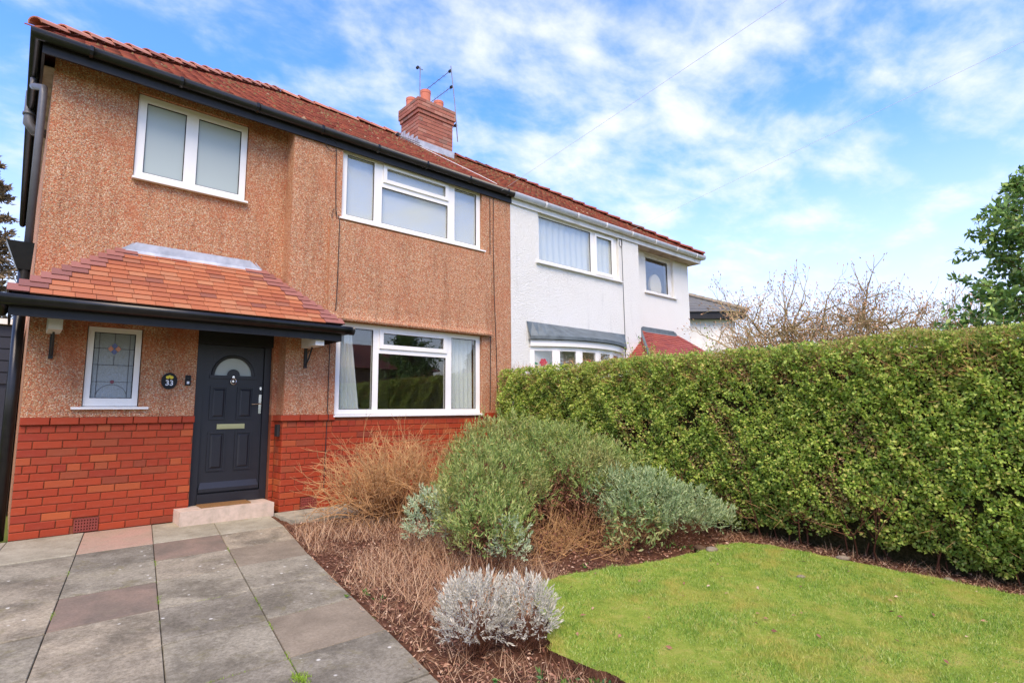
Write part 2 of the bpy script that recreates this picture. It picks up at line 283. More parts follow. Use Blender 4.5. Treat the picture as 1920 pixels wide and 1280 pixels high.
# ------------------------------------------------------------------ object helpers
def link(name, me, mat=None, parent=None, loc=None):
    o = bpy.data.objects.new(name, me); COL.objects.link(o)
    if mat and me and not me.materials: me.materials.append(MATS[mat])
    if parent: o.parent = parent
    if loc: o.location = loc
    return o
def tag(o, label=None, cat=None, group=None, kind=None):
    for k, v in (('label', label), ('category', cat), ('group', group), ('kind', kind)):
        if v: o[k] = v
    return o
def empty(name, loc=(0, 0, 0)):
    o = bpy.data.objects.new(name, None); COL.objects.link(o); o.location = loc; o.empty_display_size = .1; return o
class MB:
    def __init__(s): s.v = []; s.f = []
    def add(s, vs, fs):
        b = len(s.v); s.v += [tuple(x) for x in vs]; s.f += [tuple(b+i for i in q) for q in fs]; return s
    def box(s, x0, x1, y0, y1, z0, z1):
        return s.add([(x0, y0, z0), (x1, y0, z0), (x1, y1, z0), (x0, y1, z0), (x0, y0, z1), (x1, y0, z1), (x1, y1, z1), (x0, y1, z1)],
                     [(0, 3, 2, 1), (4, 5, 6, 7), (0, 1, 5, 4), (1, 2, 6, 5), (2, 3, 7, 6), (3, 0, 4, 7)])
    def frustum(s, x0, x1, z0, z1, yb, yf, ins):   # faces -Y
        a = [(x0, yb, z0), (x1, yb, z0), (x1, yb, z1), (x0, yb, z1), (x0+ins, yf, z0+ins), (x1-ins, yf, z0+ins), (x1-ins, yf, z1-ins), (x0+ins, yf, z1-ins)]
        return s.add(a, [(4, 5, 6, 7), (0, 1, 5, 4), (1, 2, 6, 5), (2, 3, 7, 6), (3, 0, 4, 7)])
    def tube(s, pts, r, n=6, cap=True):
        pts = [Vector(p) for p in pts]; rings = []
        for i, p in enumerate(pts):
            d = (pts[min(i+1, len(pts)-1)]-pts[max(i-1, 0)]).normalized()
            a = d.orthogonal() if abs(d.z) > .98 else d.cross(Vector((0, 0, 1))); a.normalize(); b = d.cross(a)
            rr = r[i] if isinstance(r, (list, tuple)) else r
            rings.append([p+a*(math.cos(2*PI*k/n)*rr)+b*(math.sin(2*PI*k/n)*rr) for k in range(n)])
        vs = [v for q in rings for v in q]; fs = []
        for i in range(len(pts)-1):
            for k in range(n): fs.append((i*n+k, i*n+(k+1) % n, (i+1)*n+(k+1) % n, (i+1)*n+k))
        if cap: fs += [tuple(range(n))[::-1], tuple((len(pts)-1)*n+k for k in range(n))]
        return s.add(vs, fs)
    def sweep(s, prof, path, side=1):   # prof: (outward offset, z); path XY, outward = right-hand side when side=1
        P = [Vector((p[0], p[1])) for p in path]; n = len(prof); vs = []
        for i, p in enumerate(P):
            def nrm(a, b):
                d = (b-a).normalized(); return Vector((d.y, -d.x))*side
            if i == 0: o = nrm(P[0], P[1]); k = 1
            elif i == len(P)-1: o = nrm(P[-2], P[-1]); k = 1
            else:
                a = nrm(P[i-1], P[i]); b = nrm(P[i], P[i+1]); o = (a+b).normalized(); k = 1/max(.3, o.dot(a))
            vs += [(p.x+o.x*q[0]*k, p.y+o.y*q[0]*k, q[1]) for q in prof]
        fs = []
        for i in range(len(P)-1):
            for j in range(n): fs.append((i*n+j, i*n+(j+1) % n, (i+1)*n+(j+1) % n, (i+1)*n+j))
        fs += [tuple(range(n)), tuple((len(P)-1)*n+j for j in range(n))[::-1]]
        return s.add(vs, fs)
    def disc(s, cx, cz, y, rx, rz, n=16, y2=None):
        vs = [(cx+rx*math.cos(2*PI*k/n), y, cz+rz*math.sin(2*PI*k/n)) for k in range(n)]
        if y2 is None: return s.add(vs, [tuple(range(n))])
        vs += [(v[0], y2, v[2]) for v in vs]
        return s.add(vs, [tuple(range(n))]+[(k, n+k, n+(k+1) % n, (k+1) % n) for k in range(n)]+[tuple(range(n, 2*n))])
    def mesh(s, name):
        me = bpy.data.meshes.new(name); me.from_pydata(s.v, [], s.f); me.update(); return me
    def build(s, name, mat, parent=None, smooth=False):
        me = s.mesh(name)
        if smooth: me.polygons.foreach_set('use_smooth', [True]*len(me.polygons))
        return link(name, me, mat, parent)
def npmesh(name, V, F, mat, parent=None, nper=3):
    me = bpy.data.meshes.new(name); V = np.asarray(V, np.float32).reshape(-1, 3); F = np.asarray(F, np.int32).reshape(-1, nper)
    me.vertices.add(len(V)); me.vertices.foreach_set('co', V.ravel()); me.loops.add(F.size); me.loops.foreach_set('vertex_index', F.ravel())
    me.polygons.add(len(F)); me.polygons.foreach_set('loop_start', np.arange(len(F), dtype=np.int32)*nper); me.update(calc_edges=True)
    return link(name, me, mat, parent)
def unit(a): return a/np.maximum(np.linalg.norm(a, axis=-1, keepdims=True), 1e-9)
def rdir(n): return unit(RNG.normal(size=(n, 3)))
def leaves(name, P, D, L, W, mat, parent=None, fold=.25, Nn=None):
    n = len(P); D = unit(D); R = rdir(n) if Nn is None else Nn
    S = unit(np.cross(D, R)); U = np.cross(S, D); L = np.broadcast_to(L, (n,))[:, None]; W = np.broadcast_to(W, (n,))[:, None]
    m_ = P+D*L*.45; V = np.stack([P, m_+S*W*.5+U*W*fold, P+D*L, m_-S*W*.5+U*W*fold], 1)
    b = (np.arange(n)*4)[:, None]; F = np.concatenate([b+[[0, 1, 2]], b+[[0, 2, 3]]], 1)
    return npmesh(name, V, F, mat, parent)
def noise3(P, sc, seed=0):
    r = np.random.default_rng(seed); o = np.zeros(len(P))
    for k in range(7):
        v = r.normal(size=3)*sc*(1+.5*k)*.6; o += np.sin(P@v+r.uniform(0, 6.28))/(1+.35*k)
    return o/3.0
class Twigs:
    def __init__(s): s.A = []; s.B = []; s.ra = []; s.rb = []
    def seg(s, a, b, ra, rb): s.A.append(a); s.B.append(b); s.ra.append(ra); s.rb.append(rb)
    def build(s, name, mat, parent=None):
        A = np.array(s.A); B = np.array(s.B); ra = np.array(s.ra)[:, None]; rb = np.array(s.rb)[:, None]
        D = unit(B-A); X = unit(np.cross(D, np.array([.3, .2, 1.])+0*D)); Y = np.cross(D, X); vs = []
        for k in range(3):
            c, q = math.cos(2.094*k), math.sin(2.094*k); vs.append(A+(X*c+Y*q)*ra)
        for k in range(3):
            c, q = math.cos(2.094*k), math.sin(2.094*k); vs.append(B+(X*c+Y*q)*rb)
        V = np.stack(vs, 1); b = (np.arange(len(A))*6)[:, None]
        F = np.concatenate([b+[[k, (k+1) % 3, 3+(k+1) % 3, 3+k]] for k in range(3)], 1)
        return npmesh(name, V, F, mat, parent, 4)
def grow(tw, p, d, L, r, depth, spread=.6, kids=3, upb=.15, nseg=3, tips=None, shrink=.68, wob=.18):
    p = np.array(p, float); d = unit(np.array(d, float)); pts = [p]
    for i in range(nseg):
        d = unit(d+RNG.normal(size=3)*wob+np.array([0, 0, upb*.4])); q = p+d*L/nseg
        tw.seg(p, q, r*(1-.5*i/nseg), r*(1-.5*(i+1)/nseg)); p = q; pts.append(p)
    if depth <= 0:
        if tips is not None: tips.append((p, d))
        return
    for k in range(kids):
        q = pts[-1] if k == 0 else pts[1+int(RNG.integers(0, nseg))]
        nd_ = unit(d+RNG.normal(size=3)*spread+np.array([0, 0, upb]))
        grow(tw, q, nd_, L*shrink*RNG.uniform(.75, 1.2), r*.55, depth-1, spread, kids, upb, nseg, tips, shrink, wob)
def gz(y): return .035*max(min(y, 0), -12)
def gza(y): return .035*np.clip(y, -12, 0)
def wall_holes(x0, x1, z0, z1, holes, yf, yb, mb=None):
    mb = mb or MB(); xs = sorted({x0, x1, *[h[0] for h in holes], *[h[1] for h in holes]}); zs = sorted({z0, z1, *[h[2] for h in holes], *[h[3] for h in holes]})
    xs = [x for x in xs if x0 <= x <= x1]; zs = [z for z in zs if z0 <= z <= z1]
    for i in range(len(xs)-1):
        for j in range(len(zs)-1):
            cx, cz = (xs[i]+xs[i+1])/2, (zs[j]+zs[j+1])/2
            if any(h[0] < cx < h[1] and h[2] < cz < h[3] for h in holes): continue
            a, b, c, d = xs[i], xs[i+1], zs[j], zs[j+1]
            mb.add([(a, yf, c), (b, yf, c), (b, yf, d), (a, yf, d)], [(0, 1, 2, 3)])
            mb.add([(a, yb, c), (b, yb, c), (b, yb, d), (a, yb, d)], [(3, 2, 1, 0)])
    for a, b, c, d in holes:
        a, b, c, d = max(a, x0), min(b, x1), max(c, z0), min(d, z1)
        mb.add([(a, yf, c), (a, yb, c), (a, yb, d), (a, yf, d)], [(0, 1, 2, 3)]); mb.add([(b, yf, c), (b, yb, c), (b, yb, d), (b, yf, d)], [(3, 2, 1, 0)])
        if d < z1: mb.add([(a, yf, d), (b, yf, d), (b, yb, d), (a, yb, d)], [(3, 2, 1, 0)])
        if c > z0: mb.add([(a, yf, c), (b, yf, c), (b, yb, c), (a, yb, c)], [(0, 1, 2, 3)])
    return mb
# ------------------------------------------------------------------ ground
g = MB()
for (a, b), (za, zb) in (((-220, -12), (-.46, -.46)), ((-12, 0), (-.46, -.04)), ((0, 300), (-.04, -.04))):
    g.add([(-250, a, za), (300, a, za), (300, b, zb), (-250, b, zb)], [(0, 1, 2, 3)])
tag(g.build('ground', 'meadow'), kind='structure')
# planting bed soil: displaced sheet
xs = np.arange(1.2, 7.2, .06); ys = np.arange(-9, -.3, .06); X, Y = np.meshgrid(xs, ys, indexing='ij')
Z = gza(Y)-.012-.09*(X < np.interp(-Y, [0, .98, 2.3, 3.85, 4.91, 9.5], [2.62, 2.53, 2.29, 2.07, 1.91, 1.25])-.02)+.012*noise3(np.stack([X, Y, 0*X], -1).reshape(-1, 3), 14, 3).reshape(X.shape)
idx = np.arange(X.size).reshape(X.shape); F = np.stack([idx[:-1, :-1], idx[1:, :-1], idx[1:, 1:], idx[:-1, 1:]], -1)
tag(npmesh('planting_bed', np.stack([X, Y, Z], -1), F, 'soil', None, 4), kind='structure')
def inpoly(x, y, poly):
    r = np.zeros(len(x), bool); n = len(poly)
    for i in range(n):
        (x1, y1), (x2, y2) = poly[i], poly[(i+1) % n]
        if y1 == y2: continue
        c = ((y1 > y) != (y2 > y)) & (x < (x2-x1)*(y-y1)/(y2-y1)+x1); r ^= c
    return r
LAWN = [(2.52, -5.15), (2.62, -5.0), (2.80, -4.83), (2.97, -4.52), (3.28, -4.27), (3.6, -4.26), (3.95, -4.35), (4.31, -4.47), (4.97, -4.59), (5.45, -4.6), (5.72, -4.68), (5.86, -4.9), (5.86, -5.3), (5.88, -5.84), (5.9, -6.39), (5.9, -9), (2.45, -9), (2.55, -6.2), (2.55, -5.5)]
def jit(poly, amp=.025, step=.07):
    o = []
    for i in range(len(poly)):
        a = np.array(poly[i]); b = np.array(poly[(i+1) % len(poly)]); n = max(1, int(np.linalg.norm(b-a)/step))
        for k in range(n): o.append(tuple(a+(b-a)*k/n+RNG.normal(size=2)*amp*.5))
    return o
LP = jit(LAWN, .03)
lb = MB(); n = len(LP)
lb.add([(x, y, gz(y)+.06) for x, y in LP]+[(x, y, gz(y)-.05) for x, y in LP], [(k, n+k, n+(k+1) % n, (k+1) % n) for k in range(n)])
lawn = lb.build('lawn', 'soil'); tag(lawn, kind='structure')
from mathutils.geometry import tessellate_polygon
tri = tessellate_polygon([[Vector((x, y, 0)) for x, y in LP]])
lt = MB().add([(x, y, gz(y)+.06) for x, y in LP], [tuple(t_) for t_ in tri]); lt.build('turf', 'lawn_base', lawn)
def blades(name, P, H, Wd, mat, lean=.5, parent=None):
    n = len(P); a = RNG.uniform(0, 6.28, n); s_ = np.stack([np.cos(a), np.sin(a), 0*a], 1)*np.broadcast_to(Wd, (n,))[:, None]*.5
    D = RNG.normal(size=(n, 3))*lean; D[:, 2] = 1; D = unit(D); T = P+D*np.broadcast_to(H, (n,))[:, None]
    V = np.stack([P-s_, P+s_, T], 1); return npmesh(name, V, np.arange(3*n), mat, parent)
n = 260000; x = RNG.uniform(2.4, 5.95, n); y = RNG.uniform(-8.2, -4.2, n); k = inpoly(x+RNG.normal(size=n)*.012, y+RNG.normal(size=n)*.012, LP); x, y = x[k], y[k]
P = np.stack([x, y, gza(y)+.056], 1); nz = noise3(P, 9, 9); k = RNG.uniform(size=len(P)) < .75+.35*noise3(P, 16, 12); P, nz = P[k], nz[k]
tag(blades('grass', P, RNG.uniform(.010, .032, len(P))*(1+.6*nz), .0055, 'grass_blade', .65), 'short mossy yellow-green grass covering the lawn beside the hedge', 'grass', kind='stuff')
# ------------------------------------------------------------------ patio
patio = empty('patio'); tag(patio, kind='structure')
def colx(i, y):  # column lines, i=0 is the line A
    return .58+.6*i+(y+1.63)*.145
pb = MB(); pb.add([(-3, -9, gz(-9)-.024), (colx(3, -9)+.1, -9, gz(-9)-.024), (2.6, -.9, gz(-.9)-.024), (2.72, .0, -.024), (-3, .02, -.024)], [(0, 1, 2, 3, 4)])
pb.build('paving_joints', 'joint_soil', patio)
rows = [-.02, -.93, -1.57, -2.21, -2.87, -3.51, -4.15, -4.8, -5.45, -6.1, -6.8, -7.5, -8.2, -8.9]
def slab(c4, mat, z=0):
    cx = sum(p[0] for p in c4)/4; cy = sum(p[1] for p in c4)/4; dz = RNG.normal()*.002; tl = RNG.normal(size=2)*.002; a = []
    for q, (x, y) in enumerate(c4): a.append((x, y, gz(y)+z+dz+tl[0]*(x-cx)+tl[1]*(y-cy)))
    ins = .006; b = [(x+(cx-x)*.012, y+(cy-y)*.012, zz) for x, y, zz in a]
    m_ = MB(); m_.add([(x, y, zz-.04) for x, y, zz in a]+[(x, y, zz-ins) for x, y, zz in a]+b,
        [(8, 9, 10, 11), (4, 5, 9, 8), (5, 6, 10, 9), (6, 7, 11, 10), (7, 4, 8, 11), (0, 1, 5, 4), (1, 2, 6, 5), (2, 3, 7, 6), (3, 0, 4, 7)])
    o = m_.build('paving_slab', mat, patio); return o
DE = [(0, 2.62), (-.98, 2.53), (-2.3, 2.29), (-3.85, 2.07), (-4.91, 1.91), (-9.5, 1.25)]
def dedge(y): return float(np.interp(-y, [-a[0] for a in DE], [a[1] for a in DE]))
tint = {(0, 0): 'slab_blush', (0, -1): 'slab_light', (0, 1): 'slab_light', (0, 2): 'slab_light', (0, -2): 'slab_light', (1, 1): 'slab_pink', (3, 0): 'slab_pink', (2, 2): 'slab_earthy', (1, 2): 'slab', (5, 2): 'slab_earthy', (7, 0): 'slab_pink', (6, -2): 'slab_pink'}
for r in range(len(rows)-1):
    for c in range(-5, 3):
        y1, y0 = rows[r], rows[r+1]; gp = RNG.uniform(.002, .0042)
        off = .0 if c != -1 else -.02
        a, b = y1-gp*2.3+off*(r > 0), y0+gp*2.3+off
        xl = lambda y: colx(c, y)+gp*.8; xr = lambda y: (colx(c+1, y)-gp*.8 if c < 2 else dedge(y))
        slab([(xl(b), b), (xr(b), b), (xr(a), a), (xl(a), a)], tint.get((r, c), 'slab'), .006 if r == 0 else 0)
# strip of concrete along the wall right of the step
for x0, x1 in ((2.64, 3.5), (3.51, 4.4), (4.41, 5.3), (5.31, 6.5)):
    m_ = MB().box(x0, x1, -.9, -.275, -.09, .015 if x0 > 2.7 else .008); m_.build('kerb_slab', 'concrete', patio)
# moss and weeds in the joints
P = []
for c in range(-1, 3):
    yy = RNG.uniform(-5.6, -1.2, 1500); kk = noise3(np.stack([0*yy+c*7, yy, 0*yy], 1), 6, 5) > .25; yy = yy[kk]
    P.append(np.stack([colx(c, yy)+RNG.normal(size=len(yy))*.008, yy, gza(yy)-.01], 1))
P.append(np.array([[colx(2, -4.42), -4.42, gz(-4.4)]])+RNG.normal(size=(260, 3))*[.02, .035, 0])
P.append(np.array([[colx(1, -4.6), -4.6, gz(-4.6)]])+RNG.normal(size=(120, 3))*[.012, .07, 0])
for r in range(2, 9):
    xx = RNG.uniform(-1.5, 2.0, 900); kk = noise3(np.stack([xx, 0*xx+r*5, 0*xx], 1), 6, 15) > .35; xx = xx[kk]; P.append(np.stack([xx, rows[r]+RNG.normal(size=len(xx))*.005, gza(rows[r]+0*xx)-.014], 1))
tag(blades('moss', np.concatenate(P), .02, .006, 'weed', .9), 'bright green moss and small weeds growing in the paving joints', 'moss', kind='stuff')
# ------------------------------------------------------------------ brick meshes
def brick_mesh(L, H, D=.06, ch=.004):
    m_ = MB(); m_.add([(-L/2, D, -H/2), (L/2, D, -H/2), (L/2, D, H/2), (-L/2, D, H/2), (-L/2, ch, -H/2), (L/2, ch, -H/2), (L/2, ch, H/2), (-L/2, ch, H/2),
        (-L/2+ch, 0, -H/2+ch), (L/2-ch, 0, -H/2+ch), (L/2-ch, 0, H/2-ch), (-L/2+ch, 0, H/2-ch)],
        [(8, 9, 10, 11), (4, 5, 9, 8), (5, 6, 10, 9), (6, 7, 11, 10), (7, 4, 8, 11), (0, 1, 5, 4), (1, 2, 6, 5), (2, 3, 7, 6), (3, 0, 4, 7)])
    return m_.mesh('brick')
_bm = {}
def brick(L, H, mat, loc, parent, rz=0, stuff=None):
    key = (round(L, 3), round(H, 3), mat)
    if stuff is not None:
        me = brick_mesh(L, H); M_ = Matrix.Translation(loc) @ Matrix.Rotation(rz, 4, 'Z'); b = len(stuff.v)
        stuff.add([tuple(M_ @ v.co) for v in me.vertices], [tuple(p.vertices) for p in me.polygons]); bpy.data.meshes.remove(me); return
    if key not in _bm: _bm[key] = brick_mesh(L, H)
    o = link('brick', _bm[key], mat, parent, loc); o.rotation_euler = (RNG.normal()*.006, 0, rz+RNG.normal()*.004); return o
def bond(x0, x1, z0, rows_, y, parent, mat, L=.2295, H=.0715, J=.0085, pitch=.08, header_rows=(), off0=0., stuff_if=None, stuff=None, rz=0, ax='x', skip=()):
    n_ = 0
    for r in range(rows_):
        hd = r in header_rows; l = (.108 if hd else L); z = z0+pitch*r+pitch/2
        x = x0-((l+J)/2 if (r % 2) ^ hd else 0)-off0
        while x < x1-.02:
            a, b = max(x, x0), min(x+l, x1)
            if b-a > .03:
                pieces = [(a, b)]
                for s0, s1, s2, s3 in skip:
                    if s2 < z < s3: pieces = [q for (u_, v_) in pieces for q in ((u_, min(v_, s0)), (max(u_, s1), v_)) if q[1]-q[0] > .03] if any(s0 < v_ and s1 > u_ for u_, v_ in pieces) else pieces
                for a, b in pieces:
                    cx = (a+b)/2; loc = (cx, y+RNG.normal()*.0015, z) if ax == 'x' else (y+RNG.normal()*.0015, cx, z)
                    st = stuff if (stuff_if and stuff_if(cx, z)) else None
                    brick(round((b-a)/.02)*.02 if False else b-a, H, mat, loc, parent, rz, st); n_ += 1
            x += l+J
    return n_
# ------------------------------------------------------------------ windows
def curtain(x0a, x1a, x0b, x1b, z0, z1, y, parent, mat='curtain', amp=.03, waves=5):
    m_ = MB(); n = waves*8; k = 6; vs = []
    for j in range(k+1):
        f = j/k; z = z0+(z1-z0)*f; a = x0a+(x0b-x0a)*f; b = x1a+(x1b-x1a)*f
        for i in range(n+1): vs.append((a+(b-a)*i/n, y+amp*math.sin(i/n*waves*2*PI+.3*j)*(1-.3*f), z))
    m_.add(vs, [(j*(n+1)+i, j*(n+1)+i+1, (j+1)*(n+1)+i+1, (j+1)*(n+1)+i) for j in range(k) for i in range(n)])
    return m_.build('curtain', mat, parent, True)
def window(parent, X0, X1, Z0, Z1, Y, lights, mat='upvc', glass='glass', t=.065, sill=True, sx=.05, sill_d=.09, sill_mat=None):
    """lights: (x0,x1,z0,z1,sash) glass openings"""
    fr = wall_holes(X0, X1, Z0, Z1, [l[:4] for l in lights], Y, Y+.06)
    fr.add([(X0, Y, Z0), (X0, Y+.06, Z0), (X0, Y+.06, Z1), (X0, Y, Z1)], [(0, 1, 2, 3)]); fr.add([(X1, Y, Z0), (X1, Y+.06, Z0), (X1, Y+.06, Z1), (X1, Y, Z1)], [(3, 2, 1, 0)])
    fr.add([(X0, Y, Z1), (X1, Y, Z1), (X1, Y+.06, Z1), (X0, Y+.06, Z1)], [(0, 1, 2, 3)])
    w_ = fr.build('window', mat, parent)
    for x0, x1, z0, z1, sash in lights:
        MB().box(x0+.001, x1-.001, Y+.022, Y+.030, z0+.001, z1-.001).build('pane', glass, w_)
        if sash:
            e = sash; s_ = MB()
            for a, b, c, d in ((x0-e, x0+.012, z0-e, z1+e), (x1-.012, x1+e, z0-e, z1+e), (x0+.013, x1-.013, z0-e, z0+.012), (x0+.013, x1-.013, z1-.012, z1+e)): s_.box(a, b, Y-.02, Y-.001, c, d)
            s_.build('sash', mat, w_)
        gk = MB()
        for a, b, c, d in ((x0, x0+.007, z0, z1), (x1-.007, x1, z0, z1), (x0+.0075, x1-.0075, z0, z0+.007), (x0+.0075, x1-.0075, z1-.007, z1)): gk.box(a, b, Y+.006, Y+.02, c, d)
        gk.build('gasket', 'hole_dark', w_)
    if sill:
        s_ = MB(); s_.add([(X0-sx, Y-sill_d, Z0-.035), (X1+sx, Y-sill_d, Z0-.035), (X1+sx, Y+.02, Z0-.035), (X0-sx, Y+.02, Z0-.035), (X0-sx, Y-sill_d, Z0-.012), (X1+sx, Y-sill_d, Z0-.012), (X1+sx, Y+.02, Z0-.002), (X0-sx, Y+.02, Z0-.002)],
            [(0, 3, 2, 1), (4, 5, 6, 7), (0, 1, 5, 4), (1, 2, 6, 5), (2, 3, 7, 6), (3, 0, 4, 7)]); s_.build('sill', sill_mat or mat, w_)
    return w_
# ================================================================== HOUSE 1
XC, XR, XP, XN, XE = .22, 2.72, 6.59, 10.46, 12.98
YR = -.26; ZT = 5.085
H1 = empty('semi_detached_house', (3.4, 0, 0)); H1.location = (0, 0, 0)
tag(H1, 'pebbledashed semi-detached house with red brick base, black gutters and dark blue-grey front door', 'house')
wl = wall_holes(XC, XR, 1.2, ZT, [(.99, 2.22, 3.93, 4.985), (.70, 1.21, 1.30, 2.18), (1.77, 2.66, 1.2, 2.28)], 0, .28)
wl.add([(XR, 0, 1.2), (XR, YR, 1.2), (XR, YR, ZT), (XR, 0, ZT)], [(0, 3, 2, 1)])
wall_holes(XR, XP, 1.2, ZT, [(3.41, 5.95, 3.93, 5.0), (3.39, 5.94, 1.2, 2.47)], YR, .05, wl)
wl.add([(XC, 0, 0), (XC, 7.6, 0), (XC, 7.6, ZT), (XC, 0, ZT)], [(0, 1, 2, 3)])
wl.add([(XC, 7.6, 0), (XP, 7.6, 0), (XP, 7.6, ZT), (XC, 7.6, ZT)], [(0, 1, 2, 3)])
wl.build('wall', 'pebbledash', H1)
# projecting panel between the two big windows, with a bell-cast foot
pn = MB(); prof = [(.0, 2.50), (.075, 2.475), (.085, 2.50), (.062, 2.56), (.05, 2.66), (.045, 3.885), (.0, 3.90)]
x0, x1 = 3.24, 6.10; vs = []
for x in (x0, x1): vs += [(x, YR-p[0], p[1]) for p in prof]
n = len(prof); pn.add(vs, [(j, j+1, n+j+1, n+j) for j in range(n-1)]+[(n-1, 0, n, 2*n-1)]+[tuple(range(n))[::-1], tuple(range(n, 2*n))]); pn.build('render_panel', 'pebbledash', H1)
# plinth core + bricks
pc = wall_holes(XC, 1.77, 0, 1.2, [], .004, .28); pc.add([(1.77, .004, 0), (1.77, .28, 0), (1.77, .28, 1.2), (1.77, .004, 1.2)], [(0, 1, 2, 3)])
pc2 = wall_holes(XR, XP, -.1, 1.2, [(3.39, 5.94, 1.16, 1.2)], YR+.004, .05); pc2.add([(XR+.004, .01, -.1), (XR+.004, YR, -.1), (XR+.004, YR, 1.2), (XR+.004, .01, 1.2), (2.66, .004, 0), (XR+.004, .004, 0), (XR+.004, .004, 1.2), (2.66, .004, 1.2), (2.66, .28, 0), (2.66, .28, 1.2)], [(0, 3, 2, 1), (4, 5, 6, 7), (4, 7, 9, 8)])
plinth = pc.build('brick_base', 'mortar', H1); plinth2 = pc2.build('brick_base', 'mortar', H1)
stf = MB(); AB = [(.712, .933, .03, .165)]; AB2 = [(2.972, 3.193, .03, .165)]
bond(XC, 1.77, 0, 13, -.006, plinth, 'brick', header_rows=(8,), skip=AB)
bond(XC, 1.77, 1.04, 1, -.006, plinth, 'brick', header_rows=(0,))
bond(XR+.002, XP, 0, 13, YR-.006, plinth2, 'brick', header_rows=(8,), skip=AB2, off0=.06, stuff_if=lambda x, z: (x > 4.3 and z < .62) or x > 6.2, stuff=stf)
bond(XR+.002, XP, 1.04, 1, YR-.006, plinth2, 'brick', header_rows=(0,), stuff_if=lambda x, z: x > 6.0, stuff=stf)
bond(XC, 1.775, 1.12, 1, -.036, plinth, 'brick'); bond(XR-.03, 3.39, 1.12, 1, YR-.036, plinth2, 'brick'); bond(5.95, XP, 1.12, 1, YR-.036, plinth2, 'brick')
# return and jambs
bond(YR+.003, -.004, 0, 14, XR-.006, plinth, 'brick', rz=-PI/2, ax='y', stuff_if=lambda x, z: True, stuff=stf)
bond(YR-.03, -.004, 1.12, 1, XR-.034, plinth, 'brick', rz=-PI/2, ax='y', stuff_if=lambda x, z: True, stuff=stf)
bond(2.662, XR-.008, 0, 15, -.006, plinth, 'brick', stuff_if=lambda x, z: True, stuff=stf)
b_ = stf.build('brick_stack', 'brick', plinth); b_['kind'] = 'stuff'
for xa, ya, za in ((.72, -.012, .015), (2.98, YR-.012, .015)):
    ab = MB(); W_, H_ = .205, .135; nx, nz_ = 8, 4; bx = W_/(nx*2+1); bz = H_/(nz_*2+1)
    for i in range(nx+1): ab.box(xa+bx*2*i, xa+bx*(2*i+1), ya, ya+.02, za, za+H_)
    for j in range(nz_+1): ab.box(xa, xa+W_, ya+.002, ya+.018, za+bz*2*j, za+bz*(2*j+1))
    a_ = ab.build('air_brick', 'terracotta_dark', H1); MB().box(xa-.004, xa+W_+.004, ya+.021, ya+.03, za-.004, za+H_+.004).build('vent_shade_plate', 'hole_dark', a_)  # near-black plate painted as the shade inside the vent holes
# windows
w1 = window(H1, 1.0, 2.21, 3.95, 4.975, .03, [(1.085, 1.50, 4.03, 4.89, 0), (1.635, 2.135, 4.03, 4.89, 0)], glass='glass_frost', sx=.02)
w2 = window(H1, 3.42, 5.94, 3.95, 4.99, YR+.05, [(3.50, 3.93, 4.02, 4.92, 0), (4.06, 5.26, 4.02, 4.58, 0), (4.12, 5.22, 4.70, 4.90, .045), (5.40, 5.855, 4.02, 4.92, 0)], sx=.05, sill_d=.10)
w3 = window(H1, 3.40, 5.93, 1.20, 2.47, YR+.05, [(3.475, 3.97, 1.265, 2.40, 0), (4.06, 5.24, 1.265, 2.07, 0), (4.115, 5.20, 2.19, 2.38, .05), (5.35, 5.845, 1.265, 2.40, 0)], sx=.03, sill_d=.085)
w4 = window(H1, .71, 1.20, 1.315, 2.175, .03, [(.765, 1.145, 1.40, 2.12, 0)], glass='glass_obscure', sx=.10, sill_d=.075)
# leaded pattern
lc = MB(); yy = .046
def strip(x0, z0, x1, z1, w_=.006):
    d = Vector((x1-x0, 0, z1-z0)).normalized(); p = Vector((-d.z, 0, d.x))*w_/2; a = Vector((x0, yy, z0)); b = Vector((x1, yy, z1))
    lc.add([a-p, b-p, b+p, a+p], [(0, 1, 2, 3)])
cx, cz = .955, 1.945
for x in (.815, 1.095): strip(x, 1.40, x, 2.12)
for z in (1.945, 1.765): strip(.765, z, 1.145, z)
strip(.955, 2.12, .955, 2.02); strip(.955, 1.87, .955, 1.765)
for k in range(24):
    a0, a1 = PI*k/24, PI*(k+1)/24; strip(.955+.14*math.cos(a0), 1.42+.13*math.sin(a0), .955+.14*math.cos(a1), 1.42+.13*math.sin(a1), .004)
strip(.765, 1.58, .93, 1.58, .004); strip(.98, 1.58, 1.145, 1.58, .004)
lc.build('lead_came', 'came', w4)
bl, og = MB(), MB(); r = .028
for dx, dz, mm in ((0, .034, bl), (0, -.034, bl), (.034, 0, og), (-.034, 0, og)): mm.add([(cx+dx-r, yy-.001, cz+dz), (cx+dx, yy-.001, cz+dz-r*1.2), (cx+dx+r, yy-.001, cz+dz), (cx+dx, yy-.001, cz+dz+r*1.2)], [(0, 1, 2, 3)])
bl.build('blue_glass_piece', 'blue_glass', w4); og.build('orange_glass_piece', 'orange_glass', w4)
MB().disc(.955, 1.58, yy-.001, .02, .02, 10).build('rose_glass_piece', 'red_glass', w4)
